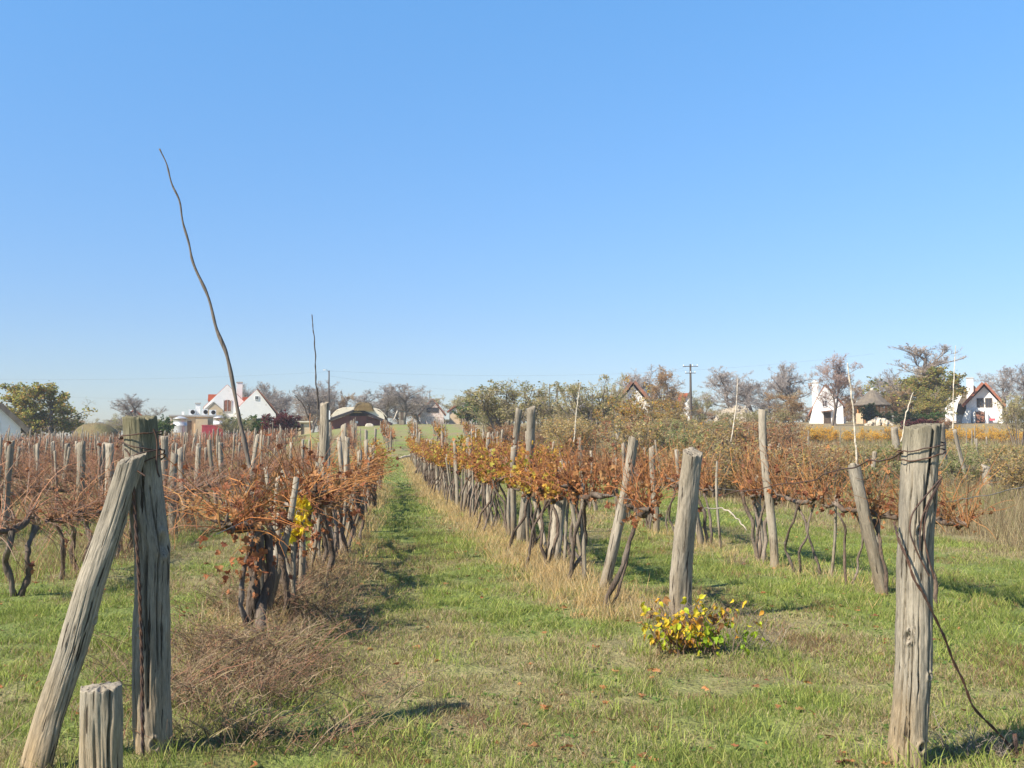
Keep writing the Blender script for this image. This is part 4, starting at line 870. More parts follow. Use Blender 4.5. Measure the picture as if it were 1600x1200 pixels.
# ------------------------------------------------------------------ buildings
class Fr:
    def __init__(s, px, Y, name, label, cat, turn=0):
        s.px, s.Y = px, Y; p = at(px, 692, Y); s.x0, s.z0 = p[0], float(terrain(p[0], Y)) - .05
        f = np.array([math.sin(YAW), math.cos(YAW)]); dep = p[0] * f[0] + Y * f[1]; s.s = dep * math.cos(math.atan2((px - 800), F_PX)) / F_PX
        s.e = empty(name, (s.x0, Y, s.z0), -math.atan2(p[0], Y) + turn, label=label, cat=cat)
        print(name, 'base row', round(600 + F_PX * math.tan(math.atan2(EYE - s.z0, dep) + PITCH), 0) if 0 else '', 'z0 %.2f' % s.z0, 's %.3f' % s.s)
    def x(s, px): return (px - s.px) * s.s
    def z(s, py): return at(s.px, py, s.Y)[2] - s.z0
    def pts(s, l): return [(s.x(a), s.z(b)) for a, b in l]
    def mesh(s, name, m, mb, parent=None, label=None):
        o = mb.build(name, M[m], parent or s.e); 
        if label: o['label'] = label
        return o
    def box(s, name, m, a, b, c, d, y0=0., y1=.1, parent=None): return s.mesh(name, m, MB().box(s.x(a), s.x(b), y0, y1, s.z(d) if d is not None else -.3, s.z(c)), parent)
    def poly(s, name, m, l, y0, y1, parent=None): return s.mesh(name, m, MB().prism(s.pts(l), y0, y1), parent)
    def slab(s, name, m, a, b, y0, y1, th=.25, parent=None):   # roof slope: from point a to point b (pixels), thickness th, running back
        (x0, z0), (x1, z1) = s.pts([a, b]); d = math.hypot(x1 - x0, z1 - z0); nx, nz = -(z1 - z0) / d * th, (x1 - x0) / d * th
        if nz < 0: nx, nz = -nx, -nz
        return s.mesh(name, m, MB().prism([(x0, z0), (x1, z1), (x1 + nx, z1 + nz), (x0 + nx, z0 + nz)], y0, y1), parent)
    def window(s, a, b, c, d, y=-.03, name='window', frame='whitemetal', arch=False, m='glass'):
        x0, x1, z1, z0 = s.x(a), s.x(b), s.z(c), s.z(d); mb = MB()
        if arch:
            t = np.linspace(0, math.pi, 9); r = (x1 - x0) / 2; mb.prism([(x0, z0), (x1, z0)] + [((x0 + x1) / 2 + r * math.cos(q), z1 - r * .5 + r * .5 * math.sin(q)) for q in t], y - .02, y + .1)
        else: mb.box(x0, x1, y - .02, y + .1, z0, z1)
        w = s.mesh(name, m, mb); f = MB(); k = min(.10, (x1 - x0) * .12)
        f.box(x0 - k, x0, y - .06, y + .05, z0, z1).box(x1, x1 + k, y - .06, y + .05, z0, z1).box(x0 - k, x1 + k, y - .06, y + .05, z0 - k, z0)
        if not arch: f.box(x0 - k, x1 + k, y - .06, y + .05, z1, z1 + k)
        f.box((x0 + x1) / 2 - k * .3, (x0 + x1) / 2 + k * .3, y - .05, y - .021, z0, z1); s.mesh('frame', frame, f, w); return w
    def chimney(s, a, b, c, d, y0=2, w=None, m='white', cap=True):
        w = w or (s.x(b) - s.x(a)); o = s.box('chimney', m, a, b, c, d, y0, y0 + w)
        if cap: s.mesh('chimney_cap', 'concrete', MB().box(s.x(a) - .08, s.x(b) + .08, y0 - .08, y0 + w + .08, s.z(c) - .02, s.z(c) + .14), o)
        return o
# far left house
M['dulltile'] = mat('dull_roof_tile', (.34, .125, .07), .85, .3, 2.5, bump=.5, fine=6, bdist=.08, hue=(.27, .12, .08))
f = Fr(-6, 116, 'thatched_house', 'white gabled house with a dark thick roof, cut off by the left edge', 'house')
f.poly('wall', 'white', [(-44, 690), (32, 690), (32, 668), (-6, 634), (-44, 668)], 0, 9)
f.slab('roof', 'thatch', (-6, 634), (42, 677), -.5, 9.5, .55); f.slab('roof', 'thatch', (-54, 677), (-6, 634), -.5, 9.5, .55); f.window(-12, -2, 660, 672)
# earth bank
f = Fr(150, 128, 'earth_bank', 'low brown grass covered bank left of the left end post', 'bank')
mb = MB(); gx, gy = np.meshgrid(np.linspace(-1, 1, 60), np.linspace(-1, 1, 24), indexing='ij'); r = np.clip(1 - np.abs(gx) ** 2.6 - gy ** 2, 0, 1) ** .55
hh = r * (f.z(657)) * (.94 + .12 * fbm(gx * 3, gy * 3, 0, 4)) - .3; idx = np.arange(60 * 24).reshape(60, 24); q = np.stack([idx[:-1, :-1], idx[1:, :-1], idx[1:, 1:], idx[:-1, 1:]], -1).reshape(-1, 4)
o = mb.add(np.stack([gx * f.x(192), gy * 5, hh], -1), q).build('bank_mound', M['bank'], f.e, True)
f = Fr(209, 165, 'small_house', 'tiny red roofed house peeking over the top of the left end post', 'house')
f.poly('wall', 'cream', [(200, 675), (218, 675), (218, 650), (209, 643), (200, 650)], 0, 4); f.slab('roof', 'tile', (209, 641), (221, 651), -.3, 4.3, .2); f.slab('roof', 'tile', (197, 651), (209, 641), -.3, 4.3, .2)
# winery block
f = Fr(308, 135, 'flat_roofed_winery', 'flat roofed beige winery block with air conditioners on its roof', 'building')
f.box('wall', 'cream', 266, 352, 651, None, 0, 8); f.box('roof', 'concrete', 263, 354, 648.5, 651, -.3, 8.3)
f.box('wall', 'cream', 305, 324, 655, None, -1.2, -.05); f.box('door', 'wood_dark', 291.5, 299, 658, None, -.08, -.02)
f.chimney(304.5, 312, 630.5, 648.6, 1.0); f.box('vent_pipe', 'white', 283, 287, 643, 648.5, 1, 1.4)
for a, b, c in ((294, 304, 639.5), (314.5, 324, 639), (326, 337, 640)):
    u = f.box('air_conditioner', 'whitemetal', a, b, c, 648.4, .4, 1.2)
    cx, cz, rr = f.x((a + b) / 2 + 1.2), (f.z(c) + f.z(648)) / 2, .28; t = np.linspace(0, 2 * math.pi, 13)[:-1]
    f.mesh('fan', 'dark', MB().prism([(cx + rr * math.cos(q), cz + rr * math.sin(q)) for q in t], .34, .399), u)
def tank(px, Y, wpx, top, base, label):
    f = Fr(px, Y, 'steel_tank', label, 'tank'); r = wpx / 2 * f.s; zt, zb = f.z(top), f.z(base) if base else 0
    mb = MB(); pr = [(0.0, zt + r * .32), (r * .25, zt + r * .28), (r, zt), (r * 1.03, zt), (r * 1.03, zt - .08), (r, zt - .08), (r, zb + (zt - zb) * .5), (r * 1.015, zb + (zt - zb) * .5), (r, zb + (zt - zb) * .48), (r, zb)]
    a = np.arange(32) * 2 * math.pi / 32; V = np.array([[(R_ * math.cos(q), R_ * math.sin(q), z) for q in a] for R_, z in pr]); k = len(pr); idx = np.arange(k * 32).reshape(k, 32)
    q = np.stack([idx[:-1], np.roll(idx[:-1], -1, 1), np.roll(idx[1:], -1, 1), idx[1:]], -1).reshape(-1, 4)
    mb.add(V, q).build('tank_body', M['steel'], f.e, True)
    l = MB()
    for k in range(4): q = k * math.pi / 2 + .6; l.box(r * .8 * math.cos(q) - .06, r * .8 * math.cos(q) + .06, r * .8 * math.sin(q) - .06, r * .8 * math.sin(q) + .06, -.3, zb + .05)
    l.build('tank_leg', M['steel'], f.e)
    return f
tank(281, 131, 22, 653.5, 676, 'tall stainless steel tank at the left corner of the winery')
tank(343, 131, 21, 652.5, 672, 'stainless steel tank half hidden behind the red container')
f = Fr(332, 127, 'red_container', 'faded red corrugated container in front of the winery', 'container')
mb = MB(); x0, x1 = f.x(315), f.x(348); n = 34; xs = np.linspace(x0, x1, n * 2 + 1); 
f.box('container_body', 'redmetal', 315, 348, 665, None, .06, 2.4)
for i in range(n // 2): mb.box(x0 + (x1 - x0) * (i + .15) / (n // 2), x0 + (x1 - x0) * (i + .65) / (n // 2), 0, .058, -.2, f.z(666))
f.mesh('corrugation', 'redmetal', mb); f.box('top_rail', 'redmetal', 314.5, 348.5, 664, 665, -.03, 2.45)
# double gabled white house
f = Fr(375, 165, 'white_house', 'large white double gabled house with orange roof pieces and a tall chimney', 'house', .03)
f.poly('wall', 'white', [(312, 685), (390, 685), (390, 637), (354, 601.5), (318, 637)], 0, 11); f.poly('wall', 'white', [(373, 685), (429, 685), (429, 647), (399, 609.5), (373, 635)], -2.5, 9)
f.slab('roof', 'tile', (354, 601.6), (390.5, 637.5), .12, 11, .07); f.slab('roof', 'tile', (317.5, 637.5), (354, 601.6), .12, 11, .07)
f.slab('roof', 'oldtile', (399, 609), (433, 648), -2.9, 9.2, .16); f.slab('roof', 'tile', (372.5, 635.5), (399, 609.6), -2.4, 9.2, .06)
f.poly('dormer_roof', 'tile', [(324, 624.5), (345, 624.5), (345, 614.5), (324.5, 614.5)], 5, 9); f.box('dormer_wall', 'oldtile', 325.5, 345, 624.6, 640, 5.3, 9)
f.poly('roof', 'tile', [(372, 633), (392, 633), (392, 618.5), (374, 618.5)], 4.5, 8.5)
f.chimney(369, 378, 597, 640, 1.5); f.window(349.3, 360, 625, 643, -.03, frame='concrete', arch=True, m='oldtile'); f.window(396.8, 401.6, 620, 625, -2.53)
f.poly('porch_gable', 'cream', [(321, 685), (347, 685), (347, 642), (333, 630.5), (321, 642)], -2.2, -.02); f.slab('porch_roof', 'concrete', (333, 629.5), (347.5, 642.5), -2.3, -.1, .1); f.slab('porch_roof', 'concrete', (318.5, 642.5), (333, 629.5), -2.3, -.1, .1)
# low flat shed right of it
f = Fr(474, 140, 'low_shed', 'low pale shed with a flat roof left of the barn', 'shed'); f.box('wall', 'cream', 464, 486, 660, None, 0, 3); f.box('roof', 'creamroof', 462, 488, 658, 660, -.3, 3.3); f.box('door', 'wood_dark', 470, 474, 662, None, -.05, -.01)
# barn
M['tar'] = mat('tarred_board', (.045, .038, .04), .8, .2, 3, bump=.2)
f = Fr(560, 150, 'barn', 'dark red brown wooden barn with a cream arched roof and grass on its ridge', 'barn')
f.poly('wall', 'barnwood', [(515, 672), (605, 672), (605, 660.5), (559, 644.5), (515, 658.5)], 0, 9)
f.poly('gable_shadow_panel', 'dark', [(545, 650), (573, 650), (569, 645.5), (559, 642), (549, 645.5)], -.12, -.02)  # near-black panel stands in for the shade under the gable overhang
f.slab('barge_board', 'tar', (559, 642), (612, 665), -1.1, .2, .36); f.slab('barge_board', 'tar', (512, 659), (559, 642), -1.1, .2, .36)
t = np.linspace(0, 1, 13)
L1 = [(513, 657.5), (516, 652), (521, 645), (527, 640), (535, 637), (548, 636.3), (559, 636.5), (570, 636.3), (583, 636.8), (592, 639.5), (599, 645), (604, 651), (606.5, 657.8)]
inner = [(559, 641.5)]
mb = MB(); up = f.pts(L1); lo = f.pts([(a, b + 6 if 540 < a < 580 else b + 1.5) for a, b in L1])
for i in range(len(L1) - 1): mb.prism([lo[i], lo[i + 1], up[i + 1], up[i]], -.6, 10)
f.mesh('roof', 'creamroof', mb)
mb = MB()       # gable infill under the arched sheet
mb.prism(f.pts([(516, 657.6), (559, 642.2), (559, 637.5), (534, 638.2), (521, 646)]), -1.0, -.65); mb.prism(f.pts([(559, 637.5), (559, 642.2), (603, 659), (598, 646), (584, 638.2)]), -1.0, -.65); f.mesh('roof_end', 'creamroof', mb)
mb = MB(); gx, gy = np.meshgrid(np.linspace(-1, 1, 24), np.linspace(-1, 1, 14), indexing='ij'); zz = f.z(642) + (f.z(627) - f.z(642)) * np.clip(1 - gx ** 6, 0, 1) * np.clip(1 - gy ** 6, 0, 1) * (.72 + .3 * fbm(gx * 3, gy * 3, 0, 2)); idx = np.arange(24 * 14).reshape(24, 14)
mb.add(np.stack([f.x(568) + gx * 16 * f.s, 1.2 + gy * 2.6, zz], -1), np.stack([idx[:-1, :-1], idx[1:, :-1], idx[1:, 1:], idx[:-1, 1:]], -1).reshape(-1, 4)); f.mesh('ridge_growth', 'mossy', mb)
f.box('lintel', 'stone', 546, 573, 643.6, 645.2, -.28, -.14)
for a, b in ((547, 559.7), (560.3, 573)): dr = f.box('door', 'barnwood', a, b, 646, 670, -.10, -.03); f.box('door_frame', 'wood_dark', a - .4, a, 646, 670, -.14, -.02, dr)
f.box('notice', 'whitemetal', 555.3, 559, 658, 661.6, -.14, -.105); f.box('cross_rail', 'wood_dark', 573.5, 590, 655.5, 656.2, -.08, -.01); f.box('corner_post', 'wood_dark', 572.8, 573.6, 645, 670, -.14, -.02)
f = Fr(577, 146, 'tarp_heap', 'pale tarpaulin covered heap in front of the barn doors', 'heap')
mb = MB(); gx, gy = np.meshgrid(np.linspace(-1, 1, 20), np.linspace(-1, 1, 12), indexing='ij'); zz = f.z(661) * np.clip(1 - gx ** 6, 0, 1) * np.clip(1 - gy ** 6, 0, 1) * (.8 + .4 * fbm(gx * 2, gy * 2, 0, 8)) - .05; idx = np.arange(240).reshape(20, 12)
mb.add(np.stack([gx * 7 * f.s, gy * .6, zz], -1), np.stack([idx[:-1, :-1], idx[1:, :-1], idx[1:, 1:], idx[:-1, 1:]], -1).reshape(-1, 4)); f.mesh('tarp', 'stone', mb)
# hut and boards
f = Fr(627.5, 152, 'wooden_hut', 'narrow grey wooden hut on the slope right of the barn', 'hut')
f.box('wall', 'wood', 623, 632, 641.5, None, 0, .9); f.box('roof', 'wood_dark', 622, 633, 640.3, 641.5, -.15, 1.05); f.box('door', 'wood_dark', 625.5, 630, 643.5, 656, -.03, -.005)
strand('leaning_board', [at(615.5, 656, 151), at(621, 642, 151.4)], .10, 'bleached board leaning against the narrow wooden hut', 'board', m='stone', n=5, wob=0)
# stone house with mast
f = Fr(675, 185, 'stone_house', 'small pinkish stone house with a dark window band and a mast on its roof', 'house')
f.poly('wall', 'rubble', [(656, 670), (693, 670), (693, 647), (675, 625), (657, 647)], 0, 6); f.slab('roof', 'oldtile', (675, 624), (696, 649), -.4, 6.4, .22); f.slab('roof', 'oldtile', (654, 649), (675, 624), -.4, 6.4, .22); f.window(667, 684, 637.5, 643.5, frame='wood_dark'); f.box('mast', 'pole', 670.6, 671.6, 611, 627, 3, 3.12)
f = Fr(711, 190, 'small_house', 'tiny cream house with an orange roof right of the small stone house', 'house')
f.poly('wall', 'cream', [(702, 665), (721, 665), (721, 643), (711, 636), (702, 643)], 0, 5); f.slab('roof', 'dulltile', (711, 635), (724, 644), -.3, 5.3, .12); f.slab('roof', 'dulltile', (699, 644), (711, 635), -.3, 5.3, .2); f.window(708, 713, 641, 645)
# house behind the autumn tree
f = Fr(990, 150, 'old_tiled_house', 'white house with a steep brown tiled roof behind the autumn tree', 'house')
f.poly('wall', 'white', [(964, 680), (1016, 680), (1016, 634), (990, 603), (964, 634)], 0, 8); f.slab('roof', 'oldtile', (990, 598), (1022, 637), -.7, 8.4, .45); f.slab('roof', 'oldtile', (958, 637), (990, 598), -.7, 8.4, .45); f.window(985, 993, 619, 627); f.window(974, 981, 641, 650); f.window(1000, 1007, 641, 650)
f = Fr(1068, 180, 'orange_roofed_house', 'small house with orange brown roof just left of the utility pole', 'house')
f.poly('wall', 'white', [(1063, 675), (1081, 675), (1081, 613), (1079, 614), (1065, 632)], 0, 6); f.slab('roof', 'oldtile', (1064, 633), (1081, 612), -.3, 6, .25); f.poly('roof_side', 'tile', [(1059, 627), (1073, 627), (1076, 614), (1061, 614)], .5, 6)
# stone heap
M['straw_heap'] = mat('straw_and_rubble', (.42, .35, .26), .95, .5, 1.6, bump=1, fine=5, bdist=.25, spots=((.26, .21, .14), 2.2, .5))
f = Fr(1150, 138, 'stone_heap', 'large pale heap of rubble and straw under the bare trees', 'heap')
mb = MB(); r_ = np.random.default_rng(5)
gx, gy = np.meshgrid(np.linspace(-1, 1, 60), np.linspace(-1, 1, 20), indexing='ij'); zz = f.z(631) * np.clip(1 - np.abs(gx) ** 2.4, 0, 1) ** .7 * np.clip(1 - gy ** 2, 0, 1) ** .5 * (.6 + .5 * fbm(gx * 5, gy * 3, 0, 12)) - .1; idx = np.arange(1200).reshape(60, 20)
mb.add(np.stack([gx * 38 * f.s, gy * 2.6, zz], -1), np.stack([idx[:-1, :-1], idx[1:, :-1], idx[1:, 1:], idx[:-1, 1:]], -1).reshape(-1, 4)); f.mesh('heap_mass', 'straw_heap', mb)
mb = MB()
for i in range(70):
    a, b = r_.uniform(-1, 1), r_.uniform(-1, .2); h_ = f.z(631) * max(1 - abs(a) ** 2.4, 0) ** .7 * max(1 - b * b, 0) ** .5 * .95; sz = r_.uniform(.08, .22); c = np.array([a * 37 * f.s, b * 2.6, h_ * r_.uniform(.7, 1)])
    v = r_.normal(0, 1, (8, 3)); v = np.array([(x, y, z) for z in (-1, 1) for y in (-1, 1) for x in (-1, 1)]) * sz * r_.uniform(.5, 1, (1, 3)) + r_.normal(0, sz * .2, (8, 3)) + c; mb.add(v, [(0, 2, 3, 1), (4, 5, 7, 6), (0, 1, 5, 4), (2, 6, 7, 3), (0, 4, 6, 2), (1, 3, 7, 5)])
f.mesh('rubble', 'stone', mb)
# white steep gabled house
f = Fr(1292, 150, 'steep_white_house', 'white house with a steep gable and stepped chimney behind the birch', 'house')
f.poly('wall', 'white', [(1262, 672), (1319, 672), (1318, 635), (1291, 603), (1281, 618), (1272, 634)], 0, 8)
f.slab('roof', 'oldtile', (1291, 601.5), (1321, 636.5), -.15, 8.3, .22); f.slab('roof', 'oldtile', (1264, 650), (1291, 601.5), .2, 8.3, .2); f.chimney(1270, 1280, 598, 650, .25); f.mesh('chimney_shoulder', 'white', MB().box(f.x(1271.5), f.x(1278.5), .35, .9, f.z(598), f.z(594)))
f.box('door', 'wood_dark', 1287.5, 1299, 644, None, -.06, -.01); f.window(1302.5, 1306, 649, 657.5, -.03); f.window(1286.5, 1293, 626, 635, -.03); f.slab('porch_roof', 'oldtile', (1284, 643.8), (1301, 642), -.9, -.02, .1)
f.box('annex', 'white', 1316, 1322, 651, None, 1, 4)
# pavilion
f = Fr(1364, 146, 'thatched_pavilion', 'round open pavilion with a conical grey thatched roof', 'pavilion')
mb = MB(); R_ = 31 * f.s; pr = [(0, 607), (3, 608.5), (9, 613), (17, 620), (25, 627), (31, 632), (30, 633.5), (0, 631)]; a = np.arange(40) * 2 * math.pi / 40
V_ = np.array([[(r * f.s * math.cos(q), R_ + r * f.s * math.sin(q), f.z(p) + .03 * math.sin(q * 17)) for q in a] for r, p in pr]); idx = np.arange(len(pr) * 40).reshape(len(pr), 40)
mb.add(V_, np.stack([idx[:-1], np.roll(idx[:-1], -1, 1), np.roll(idx[1:], -1, 1), idx[1:]], -1).reshape(-1, 4)); f.mesh('roof', 'thatch', mb)
f.mesh('finial', 'creamroof', MB().tubes(np.array([[0, R_, f.z(609)], [0, R_, f.z(606.5)], [0, R_, f.z(605)]]), [.22, .25, .12], 10, cap=True))
for k in range(8):
    q = k * math.pi / 4 + .3; x, y = 24 * f.s * math.cos(q), R_ + 24 * f.s * math.sin(q); f.mesh('column', 'orangewood', MB().tubes(np.array([[x, y, -.3], [x, y, f.z(630)]]), [.13, .12], 8))
f.mesh('tie_beam', 'wood_dark', MB().tubes(np.stack([24 * f.s * np.cos(np.linspace(0, 6.2832, 33)), R_ + 24 * f.s * np.sin(np.linspace(0, 6.2832, 33)), np.full(33, f.z(632.5))], -1), np.full(33, .18), 6))
f.box('parapet', 'cream', 1338, 1349, 645, None, 2, 2.5); f.box('rail', 'orangewood', 1376, 1392, 640, 641.2, 2, 2.12); f.box('rear_wall', 'wood_dark', 1346, 1384, 634, None, R_ + 5, R_ + 5.2)
f = Fr(1374, 138, 'stone_heap', 'low heap of pale stones in front of the pavilion', 'heap'); mb = MB()
for i in range(150):
    a, b = r_.uniform(-1, 1), r_.uniform(-1, 1); h_ = f.z(654) * max(0, 1 - a * a) * r_.uniform(.1, 1); sz = r_.uniform(.12, .34); v = np.array([(x, y, z) for z in (-1, 1) for y in (-1, 1) for x in (-1, 1)]) * sz * r_.uniform(.5, 1, (1, 3)) + r_.normal(0, sz * .2, (8, 3)) + np.array([a * 20 * f.s, b * 1.0, h_]); mb.add(v, [(0, 2, 3, 1), (4, 5, 7, 6), (0, 1, 5, 4), (2, 6, 7, 3), (0, 4, 6, 2), (1, 3, 7, 5)])
f.mesh('stones', 'stone', mb)
# red roofed house behind
f = Fr(1492, 175, 'red_roofed_house', 'red brown roofed house behind the big chimney at far right', 'house')
f.poly('wall', 'white', [(1478, 675), (1506, 675), (1506, 622), (1497, 600), (1478, 622)], 0, 7); f.slab('roof', 'tile', (1497, 598), (1510, 624), -.5, 7, .3); f.slab('roof', 'oldtile', (1472, 630), (1497, 598), -.5, 7, .3); f.chimney(1484, 1489, 591, 612, 3)
# far right house
f = Fr(1539, 150, 'orange_trimmed_house', 'white house with orange roof edge, thatched wing and big white chimney at far right', 'house')
f.poly('wall', 'white', [(1511, 672), (1567, 672), (1567, 633), (1540, 604), (1511, 632)], 0, 9)
f.slab('roof', 'dulltile', (1540, 600), (1571, 636), -1.3, 9.4, .36); f.slab('roof', 'dulltile', (1507, 636), (1540, 600), -1.3, 9.4, .42)
f.poly('wing_roof', 'thatch', [(1494, 646), (1514, 646), (1531, 609), (1524, 601), (1508, 612), (1498, 628)], 1.5, 9)
f.poly('wing_wall', 'white', [(1494, 672), (1511, 672), (1511, 646.5), (1494, 646.5)], 2, 8); f.poly('buttress', 'white', [(1502, 672), (1518, 672), (1518, 640), (1511, 640), (1504, 656)], -1.4, -.02)
f.chimney(1512, 1523, 590, 628, 1.0); f.window(1529, 1538, 623, 635.5, -.03, frame='wood_dark'); f.window(1542, 1551, 623, 635.5, -.03, frame='wood_dark')
f.poly('porch_arch', 'white', [(1522, 672), (1545, 672), (1545, 646), (1540, 639), (1528, 638), (1522, 645)], -1.2, -.02); f.window(1526.5, 1539, 642.5, 660, -1.24, name='door', frame='wood_dark', arch=True, m='oldtile'); f.box('bench', 'redmetal', 1547, 1556, 654, 657.5, -1, -.6)
# ------------------------------------------------------------------ utility poles and power lines
def upole(px, Y, top, label, arms=1, lamp=False, rr=.11):
    x = at(px, 692, Y)[0]; z0 = float(terrain(x, Y)); e = empty('utility_pole', (x, Y, z0), -math.atan2(x, Y), label=label, cat='pole'); h = at(px, top, Y)[2] - z0
    MB().tubes(np.array([[0, 0, -.3], [0, 0, h * .5], [0, 0, h]]), [rr * 1.3, rr * 1.1, rr * .8], 8, cap=True).build('pole', M['pole'], e, True)
    for k in range(arms):
        zz = h - .35 - k * .9; ar = MB().box(-1.0 + k * .3, 1.0 - k * .3, -.16, -.09, zz, zz + .10).build('crossarm', M['pole'], e)
        for sx in (-.9 + k * .3, 0 if k else .3, .9 - k * .3): MB().tubes(np.array([[sx, -.12, zz + .1], [sx, -.12, zz + .2], [sx, -.12, zz + .3]]), [.035, .06, .03], 8, cap=True).build('insulator', M['whitemetal'], ar, True)
    if lamp:
        MB().tubes(np.array([[0, 0, h - .3], [-.25, -.1, h + .05], [-.6, -.15, h + .1]]), [.03, .03, .03], 6).build('lamp_arm', M['steelwire'], e); MB().box(-.85, -.5, -.25, -.05, h + .02, h + .14).build('lamp_head', M['whitemetal'], e)
        MB().box(-.28, .22, -.3, -.11, h * .18, h * .33).build('meter_box', M['whitemetal'], e)
    return np.array([x, Y, z0 + h - .15])
a = upole(513, 147, 579, 'slim utility pole with a lamp and white box beside the barn', 0, True)
b = upole(1080, 130, 569, 'dark utility pole with two crossarms above the scrub', 2, rr=.15)
c = upole(871, 175, 608, 'small utility pole between the two big thickets', 1)
d = upole(859, 185, 600, 'thin far pole just left of the small utility pole', 0)
for p, q, lab, sg in ((a + [0, 0, .1], np.array([75, 150, 15.5]), 'upper power line crossing from the lamp pole towards the right', 1.8), (a - [0, 0, .6], c, 'power line from the lamp pole to the small utility pole', 1.0), (c, b, 'power line from the small utility pole to the one with two crossarms', .8),
                  (a, np.array([-85, 150, 11.5]), 'power line from the lamp pole to the left', 1.2), (np.array([-70, 190, 10.2]), np.array([-12, 192, 10.0]), 'lower power line behind the winery', .6)):
    strand('power_line', [p, (p + q) / 2, q], .007, lab, 'wire', m='steelwire', n=40, wob=0, sag=sg)

# ------------------------------------------------------------------ foreground plants
x, y = G(1080, 1030); rng = np.random.default_rng(40)
e = empty('yellow_bush', (x, y, float(gz(x, y))), label='knee high bush with bright yellow and lime leaves in front of the thick end post', cat='bush')
n = 70; K = 7; t = np.linspace(0, 1, K); a = rng.uniform(0, 6.28, n); L_ = rng.uniform(.18, .52, n); o = np.stack([rng.normal(0, .12, n), rng.normal(0, .06, n), np.full(n, -.02)], -1)
P = o[:, None] + np.stack([np.cos(a)[:, None] * L_[:, None] * .55 * t ** 1.2, np.sin(a)[:, None] * L_[:, None] * .4 * t ** 1.2, L_[:, None] * (t - .28 * t * t)], -1) + rng.normal(0, .006, (n, K, 3))
MB().tubes(P, np.linspace(.004, .0015, K)[None] * np.ones((n, 1)), 4, col=pick(np.array([(.20, .13, .08), (.15, .11, .08)]), n, rng)).build('stems', M['twig'], e)
nl = 460; i = rng.integers(0, n, nl); k = rng.integers(2, K, nl); p = P[i, k] + rng.normal(0, .02, (nl, 3)); c = pick(np.array([(.68, .50, .03), (.60, .40, .03), (.40, .48, .03), (.62, .30, .03), (.50, .46, .03), (.40, .20, .07), (.30, .15, .06)]), nl, rng, .25)
g = (p[:, 0] > .02) & (p[:, 2] < .2) & (rng.random(nl) < .6); c[g] = pick(np.array([(.38, .50, .03), (.28, .42, .03)]), g.sum(), rng, .15)
mb = MB(); leaves(mb, p, .050, c, rng, 'oval', .6, .8); mb.build('leaves', M['leaf'], e)
def twiggy(name, label, cat, x, y, n, h, w, pal, seed, r=.002, parts=('stems',)):
    rng = np.random.default_rng(seed); e = empty(name, (x, y, float(gz(x, y))), label=label, cat=cat); K = 6; t = np.linspace(0, 1, K)
    o = np.stack([rng.normal(0, w * .22, n), rng.normal(0, w * .15, n), np.full(n, -.02)], -1); a = rng.uniform(0, 6.28, n); L_ = h * rng.uniform(.4, 1.1, n)
    P = o[:, None] + np.stack([np.cos(a)[:, None] * L_[:, None] * .7 * t, np.sin(a)[:, None] * L_[:, None] * .7 * t, L_[:, None] * (t - .2 * t * t)], -1) + rng.normal(0, h * .03, (n, K, 3)) * t[None, :, None]
    mb = MB().tubes(P, np.linspace(r, r * .4, K)[None] * np.ones((n, 1)), 3, col=pick(np.array(pal), n, rng))
    m = n * 4; i = rng.integers(0, n, m); k = rng.integers(1, K, m); d = rng.normal(0, 1, (m, 3)); d[:, 2] = np.abs(d[:, 2]); d /= np.linalg.norm(d, axis=1, keepdims=True); tt = np.linspace(0, 1, 4)
    Q = P[i, k][:, None] + d[:, None] * (h * rng.uniform(.1, .35, m))[:, None, None] * tt[None, :, None]; Q += rng.normal(0, h * .01, Q.shape); mb.tubes(Q, np.linspace(r * .6, r * .3, 4)[None] * np.ones((m, 1)), 3, col=pick(np.array(pal), m, rng))
    mb.build('stems', M['twig'], e); return e
GREY = [(.22, .18, .15), (.17, .135, .11), (.27, .22, .17)]
x, y = G(1172, 1012); twiggy('dry_bush', 'leafless grey twiggy bush right of the yellow bush', 'bush', x, y, 40, .36, .45, GREY, 51)
x, y = G(1060, 985); twiggy('dry_bush', 'grey twiggy bush hugging the foot of the thick end post', 'bush', x, y, 50, .30, .5, GREY, 52)
x, y = G(1150, 885); twiggy('dry_bush', 'small purple grey twiggy bush in the grass left of the tall slim post', 'bush', x, y, 40, .22, .4, [(.16, .10, .09), (.2, .13, .1)], 53)
x, y = G(1400, 1185) ; twiggy('dry_bush', 'dark tangled weed at the foot of the right end post', 'bush', x + .33, y - .05, 50, .2, .4, GREY, 54)
# tangle of dry weeds by the left row
rng = np.random.default_rng(60); mb = MB(); n = 6500; yy = 5.0 * (13 / 5.0) ** (rng.random(n) ** .8); xx = LX(yy) + .30 + rng.normal(0, .34, n) - .10 * (yy - 6); cl = fbm(xx * 3, yy * 2, 0, 70, 3); ok = cl > .38; xx, yy, cl = xx[ok], yy[ok], cl[ok]; n = len(xx)
K = 7; t = np.linspace(0, 1, K); a = rng.uniform(0, 6.28, n); L_ = rng.uniform(.1, .40, n) * np.clip(cl * 2, .5, 1.4) * np.where(yy > 9, .7, 1); ln = rng.uniform(.3, 1.3, n); o = np.stack([xx, yy, gz(xx, yy) - .01], -1)
P = o[:, None] + np.stack([np.cos(a)[:, None] * (L_ * ln)[:, None] * t, np.sin(a)[:, None] * (L_ * ln)[:, None] * t, L_[:, None] * (t - .45 * t * t)], -1) + rng.normal(0, .008, (n, K, 3)) * t[None, :, None]
WP = np.array([(.24, .16, .10), (.17, .11, .07), (.34, .26, .16), (.13, .085, .06), (.28, .14, .085), (.20, .17, .07)])
mb.tubes(P, np.linspace(.0022, .001, K)[None] * rng.uniform(.7, 1.4, (n, 1)), 3, col=pick(WP, n, rng))
